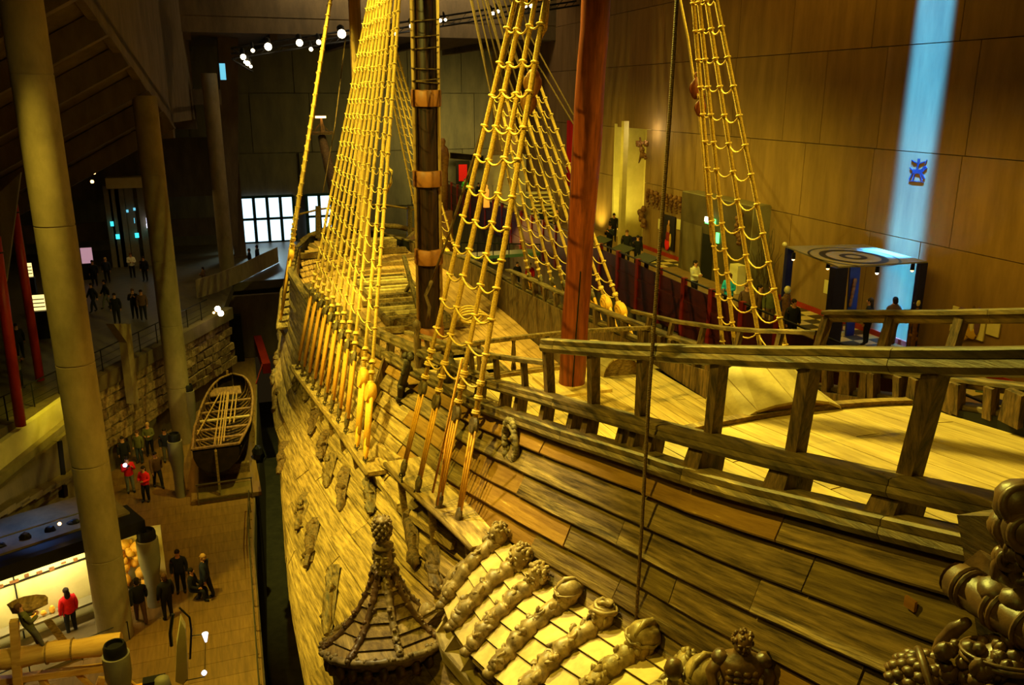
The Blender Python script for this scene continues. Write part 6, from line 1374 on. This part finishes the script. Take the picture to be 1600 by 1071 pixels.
# blue lit diorama above the display wall
bd = thing('blue_platform', 'dark-edged platform lit blue above the display wall', 'platform', w0+Vector((0, 0, 3.4)))
m = MB(); m.box(w1-dw*(Lw/2+.2)-nw*1.0+Vector((0, 0, 3.35)), (Lw+3, 2.6, .1), rd); m.build('platform_top', 'dark_concrete', bd)
m = MB(); m.tube([w1-dw*(Lw+2)+nw*.3+Vector((0, 0, 3.95)), w1-dw*.3+nw*.3+Vector((0, 0, 3.95))], .03, 6); m.build('rail', 'far_concrete', bd)
for k in range(9): p = w1-dw*(.4+k*.75)-nw*.2+Vector((0, 0, 3.42)); m = MB(); m.ball(p, (.2, .12, R.uniform(.1, .22)), 8, .4, 2, k); m.build('model_piece', 'black', bd)
spot('blue_lamp', w1-dw*4.5-nw*.9+Vector((0, 0, 5.6)), w1-dw*4.7-nw*.9+Vector((0, 0, 3.4)), 700, 110, (.03, .17, 1.))
spot('blue_lamp_b', w1-dw*1.5-nw*.9+Vector((0, 0, 5.2)), w1-dw*1.3-nw*.9+Vector((0, 0, 3.4)), 160, 100, (.15, .35, 1.))
for k, (x, y) in enumerate(((102, 843), (93, 819))):
    c = onP(x, y, w1+nw*.4, nw); m = MB(); m.ball(c, .1 if k == 0 else .06, 10); tag(m.build('platform_lamp', 'lamp_white' if k == 0 else 'lamp_warm', None, True), ('larger white' if k == 0 else 'smaller yellow')+' lamp at the end of the blue-lit platform', 'lamp')
# golden carving group behind the vent pipe
gc = thing('golden_carving', 'golden carved lion-like sculpture between the thick column and vent pipe', 'sculpture', onZ(215, 945, 0)); p = onZ(215, 945, 0); p.y += .9; m = MB()
for k in range(30): m.ball(p+Vector((R.uniform(-.55, .55), R.uniform(-.3, .3), R.uniform(.3, 2.0))), R.uniform(.1, .24), 8, .4, 3, k)
m.build('figure_group', 'tackle_new', gc, True); m = MB(); m.box(p+Vector((0, 0, .15)), (1.5, .8, .3)); m.build('plinth', 'dark_concrete', gc)
m = MB(); m.box(p+Vector((0, .6, 1.1)), (1.9, .15, 2.2)); m.build('back_panel', 'plaster', gc)
spot('carving_lamp', p+Vector((-.5, -2, 3)), p+Vector((0, 0, 1)), 110, 70)
# log saw display with a working figure
lg = thing('log_trestle', 'thick squared log lying on a timber trestle frame at lower left', 'log', onZ(80, 1060, 0))
la, lb = onP(-60, 842+182, onZ(80, 1085, 0), (0, 1, .0)), None
ly0 = onZ(80, 1100, 0).y
A_ = onY(-60, 1040, ly0); B_ = onY(190, 1004, ly0-.3)
m = MB(); n = 14; m.tube([A_.lerp(B_, k/n)+Vector((0, 0, .02*math.sin(k))) for k in range(n+1)], [.3+.02*math.sin(k*1.7) for k in range(n+1)], 14); m.build('log_body', 'log_wood', lg, 40)
for x in (70, 110): 
    t = (x+60)/250.; c = A_.lerp(B_, t); m = MB(); m.tube([c, A_.lerp(B_, t+.01)], .335, 14); m.build('bark_ring', 'mid_oak', lg, 40)
for (a, b, w_) in (((-60, 1072), (172, 1042), .2), ((22, 970), (30, 1100), .22), ((160, 1060), (140, 1110), .2), ((60, 1050), (90, 1110), .16), ((170, 1040), (225, 1085), .12), ((120, 1052), (160, 1090), .12), ((0, 1070), (20, 1110), .2)):
    m = MB(); m.bar(onY(*a, ly0+(-.25 if a[0] == 22 else .1)), onY(*b, ly0+(-.35 if a[0] == 22 else .0)), w_, w_); m.build('trestle_beam', 'log_wood', lg)
m = MB(); m.ball(onY(45, 945, ly0+.2), (.55, .35, .2), 10, .3, 2, 4); m.build('block_top', 'mid_oak', lg)
p = onY(64, 1012, ly0-.1)
pw_ = person(p, 300, 'hold', 'cloth_olive', 'cloth_grey', 'hair_brown', 'life-size mannequin in olive work clothes sawing on top of the log', .95)
pw_['category'] = 'mannequin'; pw_.name = 'mannequin'; pw_.rotation_euler[0] = .25
m = MB(); m.prism([onY(x, y, ly0-.1) for x, y in ((68, 972), (80, 968), (108, 1004), (92, 1003))], (0, .03, 0)); tag(m.build('frame_saw', 'mid_oak'), 'wooden saw blade and handle held by the mannequin on the log', 'saw')
m = MB(); q = onZ(150, 1110, 0); m.box((q.x, q.y, -.0), (2.6, 1.6, .06)); tag(m.build('sawdust_patch', 'tackle_new'), 'flat patch of yellow sawdust below the log trestle', 'sawdust')
# nearer stand with pale boat model, round bollard, bright lamps
md = thing('model_stand', 'slim pale upright boat model on dark metal stand', 'model', onZ(285, 1120, 0)); y5 = onZ(285, 1120, 0).y
m = MB(); m.prism([onY(x, y, y5) for x, y in ((282, 970), (290, 985), (294, 1062), (286, 1071), (274, 1066), (276, 1010))], (0, .35, 0)); m.build('hull_model', 'plaster', md); spot('model_fill', onY(300, 900, y5-1.2), onY(284, 1030, y5), 60, 60)  # unseen spot added to brighten the boat model
m = MB(); m.tube([onY(280, 950, y5), onY(296, 965, y5), onY(299, 985, y5), onY(297, 1030, y5)], .03, 6); m.tube([onY(270, 960, y5), onY(266, 990, y5), onY(268, 1010, y5)], .05, 6); m.tube([onY(298, 994, y5), onY(318, 992, y5)], .015, 5); m.tube([onY(290, 1064, y5), onY(320, 1058, y5)], .015, 5); m.build('metal_frame', 'black', md)
for k, (x, y) in enumerate(((321, 996), (319, 1052))):
    c = onY(x, y, y5); m = MB(); m.lathe([(.03, -.16), (.09, .12), (.02, .14)], c, 10) if k == 0 else m.ball(c, .08, 8); m.build('lamp_cone', 'screen_white', md)
m = MB(); m.tube([onY(321, 1005, y5), onY(320, 1046, y5)], .01, 5); m.build('lamp_wire', 'steel', md)
m = MB(); c = onZ(262, 1130, 0); m.lathe([(.22, 0), (.24, 1.2), (.2, 1.5), (.08, 1.58)], c, 14); tag(m.build('round_bollard', 'panel_grey', None, 50), 'grey round-topped bollard left of the slim boat model', 'bollard')
m = MB(); c = onZ(247, 1130, 0); m.box(c+Vector((0, 0, .7)), (.4, .3, 1.4)); m.box(c+Vector((.05, 0, 1.45)), (.6, .3, .1)); tag(m.build('dark_lectern', 'black'), 'dark angular lectern left of the round bollard', 'lectern')
